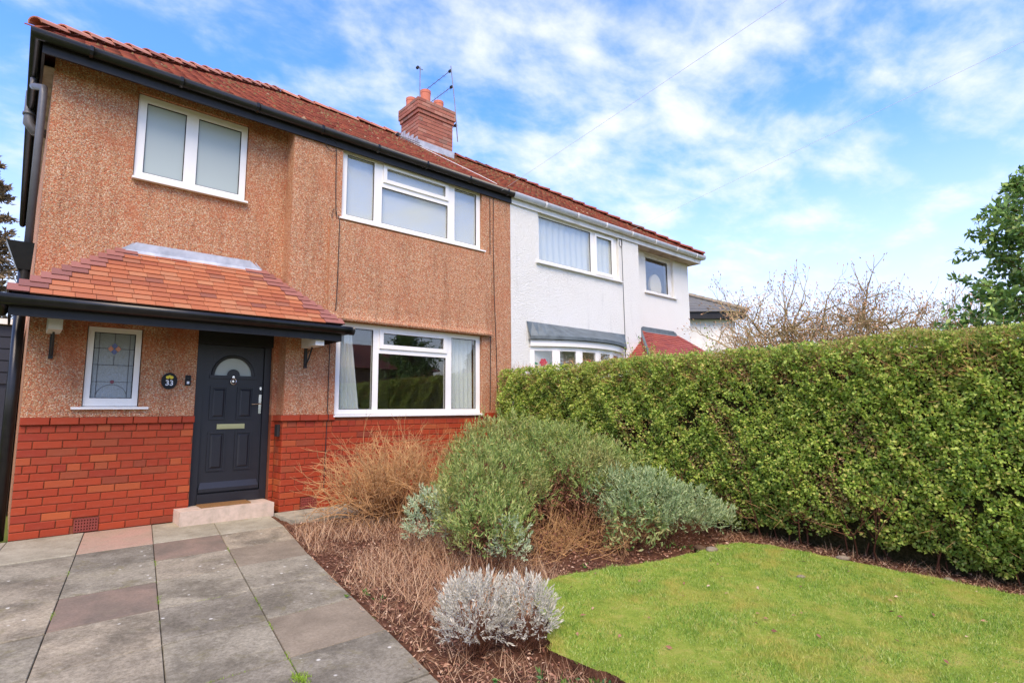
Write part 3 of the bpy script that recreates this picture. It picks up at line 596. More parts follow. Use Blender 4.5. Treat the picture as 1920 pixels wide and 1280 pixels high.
# interiors
def room(x0, x1, y0, y1, z0, z1, mat, parent):
    m_ = MB(); m_.add([(x0, y0, z0), (x1, y0, z0), (x1, y1, z0), (x0, y1, z0), (x0, y0, z1), (x1, y0, z1), (x1, y1, z1), (x0, y1, z1)], [(0, 1, 2, 3), (7, 6, 5, 4), (1, 5, 6, 2), (2, 6, 7, 3), (3, 7, 4, 0)])
    return m_.build('room', mat, parent)
room(3.0, 6.5, .055, 3.8, .4, 2.75, 'interior', H1); room(3.0, 6.5, .055, 3.8, 2.9, 5.0, 'interior', H1)
room(.3, 1.7, .29, 3.0, .4, 2.7, 'interior', H1); room(.3, 2.6, .29, 3.0, 2.9, 5.0, 'interior_pale', H1)
curtain(3.44, 3.84, 3.44, 3.70, 1.20, 2.45, -.08, H1); curtain(5.34, 5.86, 5.34, 5.88, 1.20, 2.45, -.08, H1, waves=6)
MB().box(3.46, 5.9, -.145, -.138, 3.99, 4.95).build('reflection_panel', 'reflected_sky', H1)  # pale panel added behind the glass to imitate reflected sky
# ---------------------------------------------------------------- door
DR = MB(); fx0, fx1 = 1.775, 2.655; fy = .075
DR.box(fx0, 1.865, fy, fy+.08, .15, 2.27); DR.box(2.575, fx1, fy, fy+.08, .15, 2.27); DR.box(1.865, 2.575, fy, fy+.08, 2.07, 2.27); DR.box(1.866, 2.574, fy-.02, fy+.08, .15, .27)
door = DR.build('front_door', 'door_paint', H1)
dl = wall_holes(1.868, 2.572, .272, 2.067, [(1.98, 2.44, 1.69, 1.93)], .108, .145); dl.build('door_leaf', 'door_paint', door)
# arch surround: fill corners above half-disc
ar = MB(); cxa, cza = 2.21, 1.70; R_ = .215
pts = [(cxa+R_*math.cos(PI*k/20), cza+R_*math.sin(PI*k/20)) for k in range(21)]
for k in range(20):
    (xa, za), (xb, zb) = pts[k], pts[k+1]; ar.add([(xa, .106, za), (xa, .106, 1.94), (xb, .106, 1.94), (xb, .106, zb)], [(0, 1, 2, 3)])
    o1 = [(cxa+(R_+q)*math.cos(PI*k/20), y_, cza+(R_+q)*math.sin(PI*k/20)) for q, y_ in ((0, .10), (.03, .095), (.04, .106))]; o2 = [(cxa+(R_+q)*math.cos(PI*(k+1)/20), y_, cza+(R_+q)*math.sin(PI*(k+1)/20)) for q, y_ in ((0, .10), (.03, .095), (.04, .106))]
    ar.add(o1+o2, [(0, 1, 4, 3), (1, 2, 5, 4)])
    ri = .075; ar.add([(cxa+ri*math.cos(PI*k/20), .1, cza+ri*math.sin(PI*k/20)), (cxa+ri*math.cos(PI*(k+1)/20), .1, cza+ri*math.sin(PI*(k+1)/20)), (cxa, .1, cza-.02)], [(0, 1, 2)])
ar.box(1.97, cxa-R_, .1045, .12, 1.68, 1.94); ar.box(cxa+R_, 2.45, .1045, .12, 1.68, 1.94); ar.box(1.94, 2.48, .092, .107, 1.655, 1.695)
ar.build('arch_moulding', 'door_paint', door)
MB().box(1.98, 2.44, .118, .124, 1.69, 1.93).build('arched_pane', 'glass_frost', door)
for (a, b, c, d) in ((1.955, 2.155, 1.15, 1.56), (2.265, 2.465, 1.15, 1.56), (1.955, 2.155, .53, 1.0), (2.265, 2.465, .53, 1.0)):
    q = MB(); q.frustum(a, b, c, d, .108, .092, .014); q2 = MB()
    ring = MB()
    for (e, f_, g_, h_) in ((a, a+.02, c, d), (b-.02, b, c, d), (a+.0201, b-.0201, c, c+.02), (a+.0201, b-.0201, d-.02, d)): ring.box(e, f_, .094, .107, g_, h_)
    ring.frustum(a+.035, b-.035, c+.035, d-.035, .107, .096, .018); ring.build('panel', 'door_paint', door)
wb = MB(); wb.add([(1.90, .107, .40), (2.54, .107, .40), (2.56, .07, .33), (1.88, .07, .33), (1.88, .07, .29), (2.56, .07, .29), (2.56, .107, .29), (1.88, .107, .29)], [(0, 3, 2, 1), (3, 4, 5, 2), (4, 7, 6, 5), (0, 7, 4, 3), (1, 2, 5, 6)]); wb.build('weather_bar', 'door_paint', door)
lb2 = MB(); lb2.box(2.05, 2.37, .096, .107, 1.035, 1.095); lb2.box(2.075, 2.345, .088, .0955, 1.05, 1.08); lb2.build('letterbox', 'brass', door)
kn = MB(); kn.tube([(2.21+.032*math.cos(a), .085, 1.625+.036*math.sin(a)) for a in np.linspace(0, 2*PI, 17)], .007, 6); kn.disc(2.21, 1.675, .088, .014, .018, 12, .107); kn.disc(2.21, 1.625, .096, .012, .014, 10, .107); kn.build('knocker', 'chrome', door)
hd = MB(); hd.box(2.528, 2.558, .095, .107, 1.22, 1.46); hd.tube([(2.543, .096, 1.345), (2.543, .062, 1.345), (2.52, .055, 1.345), (2.43, .055, 1.342)], .008, 6); hd.build('door_handle', 'chrome', door)
MB().disc(2.543, 1.54, .09, .013, .022, 12, .107).build('lock', 'chrome', door)
MB().box(1.62, 2.63, -.33, .075, -.02, .147).build('doorstep', 'limestone', H1)
# black box on return
MB().box(XR-.045, XR-.008, -.19, -.10, .93, 1.08).build('meter_box', 'iron', H1)
# ---------------------------------------------------------------- small things on the wall
sg = empty('house_sign', (1.49, 0, 1.6)); tag(sg, 'black oval house number plaque with white 33 and yellow flower, left of the front door', 'house sign')
def ch(mb, name, mat, par):
    o = mb.build(name, mat); o.parent = par; o.matrix_parent_inverse = Matrix.Translation(-par.location); return o
ch(MB().disc(1.492, 1.603, -.022, .080, .096, 28, -.002), 'plate', 'plaque', sg)
fl = MB()
for a in (.3, 1.57, 2.84, -.5, 3.64): fl.disc(1.492+.022*math.cos(a), 1.645+.012*math.sin(a), -.0235-.0004*a, .018, .013, 10)
ch(fl, 'painted_flower', 'yellow_paint', sg)
cu = bpy.data.curves.new('numerals', 'FONT'); cu.body = '33'; cu.size = .085; cu.align_x = 'CENTER'; cu.align_y = 'CENTER'; cu.extrude = .001; cu.offset = .0014
to = bpy.data.objects.new('numerals_tmp', cu); COL.objects.link(to); bpy.context.view_layer.update()
me = bpy.data.meshes.new_from_object(to.evaluated_get(bpy.context.evaluated_depsgraph_get())); bpy.data.objects.remove(to)
me.transform(Matrix.Translation((1.492, -.0245, 1.578)) @ Matrix.Rotation(PI/2, 4, 'X')); me.name = 'numerals'
o = link('numerals', me, 'white_paint', sg); o.matrix_parent_inverse = Matrix.Translation(-sg.location)
bl_ = empty('doorbell', (1.68, 0, 1.62)); tag(bl_, 'small black doorbell with a white square button between plaque and door', 'doorbell')
ch(MB().box(1.654, 1.712, -.022, -.001, 1.555, 1.675), 'case', 'plaque', bl_); ch(MB().box(1.67, 1.696, -.0255, -.0225, 1.574, 1.604), 'button', 'white_paint', bl_); ch(MB().disc(1.683, 1.64, -.0245, .011, .012, 12, -.0225), 'camera_eye', 'iron', bl_)
mat_ = MB().box(1.86, 2.40, -.20, .03, .149, .165).build('doormat', 'coir'); tag(mat_, 'thin brown coir doormat lying on the pale doorstep', 'doormat')
# ---------------------------------------------------------------- eaves
def gutter_prof(z, d=.10): return [(0, z), (.0, z-.045), (.018, z-.082), (.05, z-.097), (d-.018, z-.082), (d, z-.045), (d+.004, z), (d-.006, z+.004), (d-.012, z-.04), (.05, z-.085), (.008, z-.045), (.006, z)]
EY, EZ, TP = -.36, 5.125, math.tan(math.radians(33))
GY = -.295
def eaves(parent, pathg, matg, matf, soff, zg=EZ):
    MB().sweep(gutter_prof(zg), pathg).build('gutter', matg, parent, True)
    MB().sweep([(-.025, zg-.19), (-.001, zg-.19), (-.001, zg+.02), (-.025, zg+.02)], pathg).build('fascia', matf, parent)
eaves(H1, [(.105, 7.4), (.105, GY), (6.60, GY)], 'gutter_black', 'fascia_black', None)
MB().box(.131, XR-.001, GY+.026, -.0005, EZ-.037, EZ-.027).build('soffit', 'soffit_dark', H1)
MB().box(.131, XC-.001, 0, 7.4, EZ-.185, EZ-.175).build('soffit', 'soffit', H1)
for xb in np.arange(.5, 6.5, .85):
    b_ = MB(); b_.sweep([(.0, EZ-.05), (.02, EZ-.095), (.055, EZ-.106), (.09, EZ-.092), (.108, EZ-.05), (.108, EZ+.006), (.104, EZ+.006), (.104, EZ-.048), (.086, EZ-.086), (.055, EZ-.099), (.024, EZ-.088), (.004, EZ-.048)], [(xb-.015, GY), (xb+.015, GY)]); b_.build('gutter_bracket', 'gutter_black', H1)
# ---------------------------------------------------------------- main roofs
RY = 3.3; RZ = EZ+.01+TP*(RY-EY)
def main_roof(parent, xa, xb, hip_left, mat, xe):
    """front plane tiles from the eave to the ridge; hip at the outer end"""
    rs = np.random.default_rng(5); slope = math.hypot(RY-EY, RZ-EZ); ng = int(slope/.1); V = []; F = []
    u = np.array([0, (RY-EY)/slope, (RZ-EZ-.01)/slope]); nn = np.array([0, -u[2], u[1]]); base = np.array([0, EY, EZ+.01])
    def tile(c, w_, L, up_, across, nrm, th=.014, lift=.02):
        a = c-across*w_/2; b = c+across*w_/2; lo = nrm*lift; hi = nrm*.004
        q = [a+lo, b+lo, b+up_*L+hi, a+up_*L+hi]; q2 = [p-nrm*th for p in q]; k = len(V); V.extend(q+q2); F.extend([(k, k+1, k+2, k+3), (k, k+4, k+5, k+1), (k+1, k+5, k+6, k+2), (k+3, k+7, k+4, k)])
    for r in range(ng):
        s_ = r*.1; y_ = s_*u[1]
        x0, x1 = (xe+y_, xb) if hip_left else (xa, xe-y_)
        x = x0+(.0825 if r % 2 else 0)-.08
        while x < x1+.02:
            cx_ = x+.0825
            if x0-.03 < cx_ < x1+.03:
                c = base+u*s_+np.array([cx_, 0, 0]); tile(c, .163, .13, u, np.array([1., 0, 0]), nn, lift=.018+rs.normal()*.003)
            x += .165
        # side hip plane
        sgn = 1 if hip_left else -1; uu = np.array([sgn*u[1], 0, u[2]]); n2_ = np.array([-sgn*u[2], 0, u[1]]); y0 = EY+y_; y1 = 2*RY-EY-y_; y = y0
        while y < y1:
            c = np.array([xe, y+.0825, EZ+.01])+uu*s_; tile(c, .163, .13, uu, np.array([0, -sgn*1., 0]), n2_); y += .165
    o = npmesh('roof_tiles', np.array(V), np.array(F), mat, parent, 4); o['kind'] = 'stuff'
    # solid deck
    yb2 = 2*RY-EY; hx = xe+(RY-EY)*(1 if hip_left else -1); o_ = xb if hip_left else xa
    MB().add([(xe, EY, EZ), (o_, EY, EZ), (o_, RY, RZ-.012), (hx, RY, RZ-.012), (xe, yb2, EZ), (o_, yb2, EZ)], [(0, 1, 2, 3), (4, 5, 2, 3), (0, 3, 4), (0, 1, 5, 4)]).build('roof_deck', mat, parent)
    # hip tiles and ridge tiles, each its own piece
    def cap(name, p, q, r, mat2, over=.0):
        p, q = Vector(p), Vector(q); d = (q-p).normalized(); a = d.cross(Vector((0, 0, 1))).normalized(); b = a.cross(d); vs = []
        for pt, rr in ((p, r*1.12), (q, r)):
            for k in range(7):
                t_ = PI*k/6; vs.append(pt+a*math.cos(t_)*rr+b*math.sin(t_)*rr*.8)
            for k in range(7):
                t_ = PI*k/6; vs.append(pt+a*math.cos(t_)*(rr-.016)+b*math.sin(t_)*(rr-.016)*.8)
        fs = [(k, k+1, 15+k, 14+k) for k in range(6)]+[(7+k, 21+k, 22+k, 8+k) for k in range(6)]+[(k, 7+k, 8+k, k+1) for k in range(6)]+[(14+k, 15+k, 22+k, 21+k) for k in range(6)]
        MB().add(vs, fs).build(name, mat2, parent)
    A = Vector((xe, EY, EZ+.03)); B = Vector((hx, RY, RZ+.03)); n_ = 17; d = (B-A)/n_; lift = Vector((0, 0, .05))
    for k in range(n_): cap('hip_tile', A+d*k+Vector((0, 0, .035)), A+d*(k+1.12), .072, 'ridge_tile' if hip_left else mat)
    x0, x1 = (hx, xb) if hip_left else (xa, hx); n_ = int(round((x1-x0)/.32)); st = (x1-x0)/n_
    for k in range(n_):
        cap('ridge_tile', (x0+st*k, RY, RZ-.005+RNG.normal()*.006), (x0+st*(k+1)+.02, RY, RZ-.02+RNG.normal()*.006), .11, 'ridge_tile' if hip_left else mat)
main_roof(H1, 0, XP-.002, True, 'roof_tile', .03)
# moss lumps on the tiles
def moss(parent, x0, x1, n_, mat, dens_top=True):
    m_ = MB(); slope = RY-EY
    for _ in range(n_):
        x = RNG.uniform(x0, x1); t_ = RNG.beta(1.1, 1.6) if not dens_top else RNG.uniform(0, 1)**.6
        y = EY+.03+t_*(slope-.1)
        if x < .1+(y-EY) or x > 13.2-(y-EY): continue
        z = EZ+.03+TP*(y-EY); r = RNG.uniform(.008, .028); k = len(m_.v); 
        vs = [(x, y, z+r*.9)]+[(x+r*1.3*math.cos(a), y+r*math.sin(a), z+TP*r*math.sin(a)-.008) for a in (0, 1.26, 2.5, 3.77, 5.03)]
        m_.add(vs, [(0, 1+i, 1+(i+1) % 5) for i in range(5)])
    o = m_.build('roof_moss', mat, parent); o['kind'] = 'stuff'
simple('moss', lin(122, 100, 66), .95, 8, .4, bumps=.6, spec=.05); simple('lichen', lin(160, 134, 104), .95, 12, .4, spec=.05)
moss(H1, .2, 6.58, 700, 'moss'); moss(H1, .2, 6.58, 50, 'lichen')
# ---------------------------------------------------------------- chimney
cx0, cx1, cy0, cy1 = 6.25, 7.15, 2.3, 3.02; cz0, cz1 = 6.55, 7.98
chim = MB().box(cx0+.005, cx1-.005, cy0+.005, cy1, cz0, cz1-.04).build('chimney', 'mortar_aged', H1)
nrow = 17; ph = (cz1-cz0)/(nrow)
for r in range(nrow):
    z = cz0+ph*(r+.5); out_ = [0]*12+[.0, .025, .05, .05, .05]; e = out_[r] if r < len(out_) else 0
    if z < 6.75: continue
    xx = cx0-e-(.1 if r % 2 else 0)
    while xx < cx1+e-.02:
        a, b = max(xx, cx0-e), min(xx+.205, cx1+e)
        if b-a > .03: brick(round(b-a, 2), ph-.010, 'brick_aged', ((a+b)/2, cy0-e-.004, z), chim)
        xx += .214
    yy_ = cy0-e-(0 if r % 2 else .1)
    ylim = cy1
    while yy_ < cy1+e-.02:
        a, b = max(yy_, cy0-e), min(yy_+.205, cy1+e)
        if b-a > .03: brick(round(b-a, 2), ph-.010, 'brick_aged', (cx0-e-.004, (a+b)/2, z), chim, -PI/2)
        yy_ += .214
MB().box(cx0-.045, cx1+.045, cy0-.045, cy1+.045, cz1-ph*3+.005, cz1-.012).build('corbel', 'mortar_aged', chim)
cp = MB(); cp.add([(cx0-.03, cy0-.03, cz1-.01), (cx1+.03, cy0-.03, cz1-.01), (cx1+.03, cy1+.03, cz1-.01), (cx0-.03, cy1+.03, cz1-.01), (cx0+.2, cy0+.2, cz1+.06), (cx1-.2, cy0+.2, cz1+.06), (cx1-.2, cy1-.2, cz1+.06), (cx0+.2, cy1-.2, cz1+.06)], [(0, 1, 5, 4), (1, 2, 6, 5), (2, 3, 7, 6), (3, 0, 4, 7), (4, 5, 6, 7)]); cp.build('flaunching', 'mortar_aged', chim)
for px_, py_, h_ in ((6.55, 2.5, .34), (6.98, 2.62, .30), (6.40, 2.86, .26)):
    m_ = MB(); z_ = cz1+.01; rr = [.115, .112, .118, .118, .09, .09]; zz = [0, h_-.07, h_-.065, h_, h_, h_-.2]
    m_.tube([(px_, py_, z_+a) for a in zz], rr, 16, False); m_.build('chimney_pot', 'clay_pot', chim, False)
zf = lambda y: EZ+.03+TP*(y-EY)
fls = MB(); fls.box(cx0-.03, cx1+.03, cy0-.03, cy0-.012, zf(cy0)-.1, zf(cy0)+.13)
for k in range(4):
    y0 = cy0+k*.17; fls.box(cx0-.028, cx0-.014, y0, y0+.17, zf(y0)-.1, zf(y0+.17)+.10)
fls.build('flashing', 'lead', chim)
# ---------------------------------------------------------------- porch
def porch(parent, xa, xb, ta, tb, yb, zb, zt, mat, mat_end, lead='lead', nc=12, name='porch_roof', black='gutter_black', hole=None):
    """hipped lean-to: eave xa..xb at y=yb,z=zb; top ta..tb at wall y=0,z=zt"""
    deck = MB().add([(xa, yb, zb), (xb, yb, zb), (tb, 0, zt), (ta, 0, zt), (xa, 0, zb), (xb, 0, zb)], [(0, 1, 2, 3), (0, 3, 4), (1, 5, 2), (0, 4, 5, 1)])
    pr = deck.build(name, 'hole_dark', parent)
    sl_ = math.hypot(yb, zt-zb); u = Vector((0, -yb/sl_, (zt-zb)/sl_)); nn = Vector((0, -u.z, u.y)); g_ = sl_/nc; ang = math.atan2(zt-zb, -yb); tm = {}
    base_me = MB(); base_me.add([(-.5, 0, .012), (.5, 0, .012), (.5, 1, -.006), (-.5, 1, -.006), (-.5, 0, -.001), (.5, 0, -.001), (.5, 1, -.012), (-.5, 1, -.012)], [(0, 1, 2, 3), (4, 5, 1, 0), (5, 6, 2, 1), (7, 4, 0, 3)])
    me_a = base_me.mesh('tile'); me_b = me_a.copy()
    for r in range(nc):
        f = (r+.0)/nc; x0 = xa+(ta-xa)*f; x1 = xb+(tb-xb)*f; off = .0825 if r % 2 else 0
        edges = [x0]; x = x0+.165-(0.06*((r*7) % 3)) if False else x0+.13+off*.7
        while x < x1-.10: edges.append(x); x += .165
        edges.append(x1); 
        for k in range(len(edges)-1):
            a, b = edges[k], edges[k+1]; end = k == 0 or k == len(edges)-2
            p = Vector((0, yb, zb))+u*(g_*r-.012)+nn*.012; o = link('tile', me_b if end else me_a, mat_end if end else mat, pr)
            o.location = ((a+b)/2, p.y, p.z); o.scale = (b-a-.004+(.03 if end else 0), g_+.045, 1)
            o.rotation_euler = (ang+RNG.normal()*.008+.02, 0, RNG.normal()*.004)
            if end: o.location.x += -.015 if k == 0 else .015; o.location.z += .008
    # side faces as joined tiles
    for sx_, xe_, te_ in ((-1, xa, ta), (1, xb, tb)):
        m_ = MB()
        for r in range(nc):
            f0, f1 = r/nc, (r+1.4)/nc; f1 = min(f1, 1); xq0 = xe_+(te_-xe_)*f0; xq1 = xe_+(te_-xe_)*f1; y0_ = yb*(1-f0); y1_ = yb*(1-f1); z0_ = zb+(zt-zb)*f0+.014; z1_ = zb+(zt-zb)*f1
            m_.add([(xq0+sx_*.012, y0_, z0_), (xq0+sx_*.012, 0, z0_), (xq1, 0, z1_), (xq1, y1_, z1_)], [(0, 1, 2, 3)]); m_.add([(xq0+sx_*.012, y0_, z0_), (xq0+sx_*.012, 0, z0_), (xq0+sx_*.012, 0, z0_-.014), (xq0+sx_*.012, y0_, z0_-.014)], [(0, 1, 2, 3)])
        q = m_.build('side_tiles', mat, pr); q['kind'] = 'stuff'
    # lead flashing
    lm = MB(); h_ = .115
    lm.add([(ta-.05, -.10, zt-.075), (tb+.05, -.10, zt-.075), (tb, -.012, zt+.02), (ta, -.012, zt+.02), (ta+.09, -.008, zt+h_), (tb-.13, -.008, zt+h_)], [(0, 1, 2, 3), (3, 2, 5, 4)])
    for (e, t_, s_) in ((xa, ta, -1), (xb, tb, 1)):
        q = [(t_+(e-t_)*f, -.006, zt+(zb-zt)*f) for f in (0, .55)]; lm.add([q[0], q[1], (q[1][0]+s_*.01, -.006, q[1][2]+.05), (q[0][0]-s_*.08, -.006, zt+h_)], [(0, 1, 2, 3)])
    if lead: lm.build('lead_flashing', lead, pr)
    return pr
pr = porch(H1, .06, 3.22, .98, 2.44, -.80, 2.33, 3.06, 'porch_tile', 'porch_tile_end')
gp_ = [(.055, .0), (.055, -.765), (3.235, -.765), (3.235, YR-.002)]
MB().sweep(gutter_prof(2.305), gp_).build('gutter', 'gutter_black', pr, True)
MB().sweep([(-.02, 2.125), (-.001, 2.125), (-.001, 2.32), (-.02, 2.32)], gp_).build('fascia', 'fascia_black', pr)
MB().sweep(gutter_prof(2.305), [(3.236, -.765), (3.37, -.765)]).build('gutter_end', 'gutter_black', pr, True)
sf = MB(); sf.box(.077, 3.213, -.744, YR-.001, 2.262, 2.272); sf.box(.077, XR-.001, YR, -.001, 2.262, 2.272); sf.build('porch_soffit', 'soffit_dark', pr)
for x, yw in ((.41, 0), (2.97, YR)):
    b_ = MB().box(x-.055, x+.055, yw-.46, yw-.001, 2.06, 2.26).build('corbel_beam', 'upvc_aged', pr)
    ir = MB(); ir.box(x-.018, x+.018, yw-.03, yw-.001, 1.80, 2.059); ir.tube([(x, yw-.02, 1.83), (x, yw-.13, 1.93), (x, yw-.22, 2.055)], .011, 5)
    ir.tube([(x, yw-.13+.035*math.cos(a), 1.99+.035*math.sin(a)) for a in np.linspace(0, 5, 10)], .006, 4); ir.build('iron_bracket', 'iron', b_)
MB().box(1.772, 2.658, .02, .074, 2.07, 2.259).build('door_head', 'fascia_black', H1)
# ---------------------------------------------------------------- pipes at the left corner
dp = MB(); dp.tube([(.06, .55, 5.02), (.06, .55, 4.93), (.08, .3, 4.82), (.15, .14, 4.76), (.15, .12, 4.66), (.15, .12, 2.98)], .036, 10); dp.build('downpipe', 'pipe_grey', H1, True)
hp = MB(); hp.add([(-.02, .02, 3.0), (.2, .02, 3.0), (.2, .24, 3.0), (-.02, .24, 3.0), (.08, .07, 2.72), (.19, .07, 2.72), (.19, .18, 2.72), (.08, .18, 2.72)], [(0, 1, 5, 4), (1, 2, 6, 5), (2, 3, 7, 6), (3, 0, 4, 7), (4, 5, 6, 7), (0, 3, 2, 1)]); hp.build('hopper', 'gutter_black', H1)
MB().tube([(.14, .12, 2.72), (.14, .10, .0)], .05, 10).build('downpipe', 'gutter_black', H1, True)
sp_ = MB(); sp_.tube([(.04, 1.5, 5.28), (.04, 1.5, 5.02), (.045, 1.5, 4.86), (.1, 1.5, 4.78), (.22, 1.5, 4.78)], [.055, .055, .06, .06, .055], 12); sp_.tube([(.04, 1.5, 5.0), (.04, 1.5, 4.97)], .068, 12); sp_.build('soil_pipe', 'pipe_grey', H1, True)
# ================================================================== HOUSE 2
H2 = empty('semi_detached_house'); tag(H2, 'white rendered semi-detached house with white gutters, joined to the right of the pebbledashed one', 'house')
wl = wall_holes(XP+.001, XN, -.3, ZT, [(7.29, 9.74, 3.96, 4.95)], YR-.002, .05)
wall_holes(XN, XE, -.3, ZT, [(11.09, 12.30, 3.96, 4.93)], 0, .28, wl)
wl.add([(XN, YR-.002, -.3), (XN, 0, -.3), (XN, 0, ZT), (XN, YR-.002, ZT)], [(0, 1, 2, 3)]); wl.add([(XE, 0, -.3), (XE, 7.6, -.3), (XE, 7.6, ZT), (XE, 0, ZT)], [(0, 1, 2, 3)]); wl.add([(XP, 7.6, 0), (XE, 7.6, 0), (XE, 7.6, ZT), (XP, 7.6, ZT)], [(0, 1, 2, 3)])
wl.build('wall', 'white_render', H2)
window(H2, 7.30, 9.73, 3.98, 4.945, YR+.05, [(7.36, 8.86, 4.05, 4.89, 0), (9.03, 9.56, 4.08, 4.86, .045)], mat='upvc', sx=.08, sill_d=.11, sill_mat='upvc_aged')
window(H2, 11.10, 12.29, 3.98, 4.92, .06, [(11.2, 12.12, 4.05, 4.84, 0)], mat='upvc_aged', sx=.08, sill_d=.11)
room(6.7, 10.4, .055, 3.8, 2.9, 5.0, 'interior_pale', H2); room(10.5, 12.9, .29, 3.0, 2.9, 5.0, 'interior_pale', H2)
curtain(7.33, 9.68, 7.33, 9.68, 3.99, 4.93, -.14, H2, waves=14, amp=.016)
MB().disc(11.72, 4.22, .14, .24, .30, 20, .2).build('lampshade', 'lampshade', H2)
eaves(H2, [(6.602, GY), (13.13, GY), (13.13, 7.4)], 'upvc_aged', 'upvc_aged', None)
for xb in np.arange(7.4, 13, .9):
    b_ = MB(); b_.sweep([(.0, EZ-.05), (.02, EZ-.095), (.055, EZ-.106), (.09, EZ-.092), (.108, EZ-.05), (.108, EZ+.006), (.104, EZ+.006), (.104, EZ-.048), (.086, EZ-.086), (.055, EZ-.099), (.024, EZ-.088), (.004, EZ-.048)], [(xb-.02, GY), (xb+.02, GY)]); b_.build('gutter_bracket', 'upvc_aged', H2)
MB().box(XN+.001, 13.104, GY+.026, -.001, EZ-.185, EZ-.175).build('soffit', 'soffit', H2)
MB().box(XE+.001, 13.104, 0, 7.4, EZ-.185, EZ-.175).build('soffit', 'soffit', H2)
main_roof(H2, XP+.002, 99, False, 'roof_tile_mossy', 13.21)
moss(H2, 6.6, 13.1, 900, 'moss'); moss(H2, 6.6, 13.1, 60, 'lichen')
# bow window
bay = empty('bow_window'); bay.parent = H2
def arc(f, r=0):   # f 0..1 along the bow
    xw, d = 1.35, .46; R = (xw*xw+d*d)/(2*d); th = math.asin(xw/R); a = -th+2*th*f
    return (8.40+(R+r)*math.sin(a), YR-.002-((R+r)*math.cos(a)-(R-d)))
n = 20; A_ = [arc(k/n) for k in range(n+1)]
MB().sweep([(-.03, 2.38), (.05, 2.38), (.05, 2.49), (-.03, 2.49)], A_).build('bay_fascia', 'upvc', bay)
MB().sweep([(-.03, -.3), (.05, -.3), (.05, 1.3), (-.03, 1.3)], A_).build('bay_base', 'white_render', bay)
cn = MB(); o1 = [arc(k/n, .10) for k in range(n+1)]; tp_ = [(6.96+(9.86-6.96)*k/n, YR-.004) for k in range(n+1)]
cn.add([(p[0], p[1], 2.50) for p in o1]+[(p[0], p[1], 2.56) for p in o1]+[(p[0], p[1], 2.83) for p in tp_], [(k, k+1, n+2+k, n+1+k) for k in range(n)]+[(n+1+k, n+2+k, 2*n+3+k, 2*n+2+k) for k in range(n)])
cn.add([(p[0], p[1], 2.50) for p in o1]+[(p[0], YR-.003, 2.50) for p in o1], [(k, k+1, n+2+k, n+1+k) for k in range(n)]); cn.build('lead_canopy', 'lead_dark', bay)
for li in range(6):
    f0, f1 = li/6, (li+1)/6; p0, p1 = Vector(arc(f0)+(0,)), Vector(arc(f1)+(0,)); d = (p1-p0); L = d.length; ang = math.atan2(d.y, d.x)
    wd = wall_holes(0, L, 1.3, 2.378, [(.075, L-.075, 1.38, 2.30)], 0, .05)
    wv = wd.build('bay_light', 'upvc', bay); wv.location = p0; wv.rotation_euler = (0, 0, ang)
    MB().box(.076, L-.076, .02, .028, 1.381, 2.299).build('pane', 'glass', wv)
    if li in (0, 2):
        m_ = MB(); m_.disc(L/2, 2.09, -.0 + .014, .05, .05, 12)
        for a in range(6): m_.disc(L/2+.045*math.cos(a*1.047), 2.09+.045*math.sin(a*1.047), .0145+.0003*a, .03, .03, 8)
        m_.build('rose_picture', 'rose_red', wv)
        m_ = MB()
        for s_ in (-1, 1): m_.add([(L/2+s_*.09, .015, 2.07), (L/2+s_*.15, .015, 2.10), (L/2+s_*.17, .015, 2.07), (L/2+s_*.13, .015, 2.04)], [(0, 1, 2, 3)])
        m_.box(L/2-.004, L/2+.004, .0145, .0155, 1.8, 2.03); m_.build('rose_leaves', 'rose_green', wv)
room(6.8, 10.2, .055, 3.8, .4, 2.75, 'interior', H2)
MB().box(7.0, 9.8, -.2, .05, .4, .41).build('bay_floor', 'interior', bay)
pr2 = porch(H2, 9.96, 13.12, 10.80, 12.32, -.80, 2.33, 3.02, 'neighbour_tile', 'neighbour_tile', 'lead_dark')
MB().sweep(gutter_prof(2.305), [(9.95, YR), (9.95, -.765), (13.13, -.765), (13.13, 0)]).build('gutter', 'upvc_aged', pr2, True)
hl = MB(); hl.tube([(9.93, -.8, 2.36), (10.78, -.02, 3.04)], .035, 6); hl.build('hip_lead', 'lead_dark', pr2)
# ---------------------------------------------------------------- cables and aerials
def cab(name, pts, r, mat, label, cat='cable', group=None):
    o = MB().tube(pts, r, 5).build(name, mat); tag(o, label, cat, group); return o
cab('cable', [(3.30, YR-.012, 4.92), (3.31, YR-.012, 4.3), (3.325, YR-.012, 3.96)], .006, 'cable', 'dark cable hanging down the wall left of the upper bay window')
lo = [(3.22+.09*math.cos(a), YR-.03-.02*math.sin(a*.5), 4.93+.085*math.sin(a)) for a in np.linspace(0, 5.6, 18)]
cab('cable', lo, .005, 'cable', 'loose coil of dark cable just under the black gutter')
lo = [(3.30+.035*math.cos(a), YR-.02, 3.93+.10*math.sin(a)) for a in np.linspace(1.5, 7.4, 18)]
cab('cable', lo, .005, 'cable', 'small dangling cable loop beside the lower left corner of the upper bay window')
cab('cable', [(3.36, YR-.012, 3.95), (3.36, YR-.06, 3.85), (3.355, YR-.06, 3.0), (3.34, YR-.065, 2.62), (3.30, YR-.012, 2.46), (3.29, YR-.012, 1.24), (3.29, YR-.05, 1.2), (3.29, YR-.05, 1.12), (3.285, YR-.018, 1.1), (3.27, YR-.018, .2)], .0055, 'cable', 'dark cable running down beside the ground floor window to the bricks')
cab('cable', [(6.11, YR-.012, 4.92), (6.11, YR-.012, 3.4), (6.115, YR-.012, 2.6), (6.10, YR-.012, 1.25)], .006, 'cable', 'straight dark cable on the wall just right of the windows')
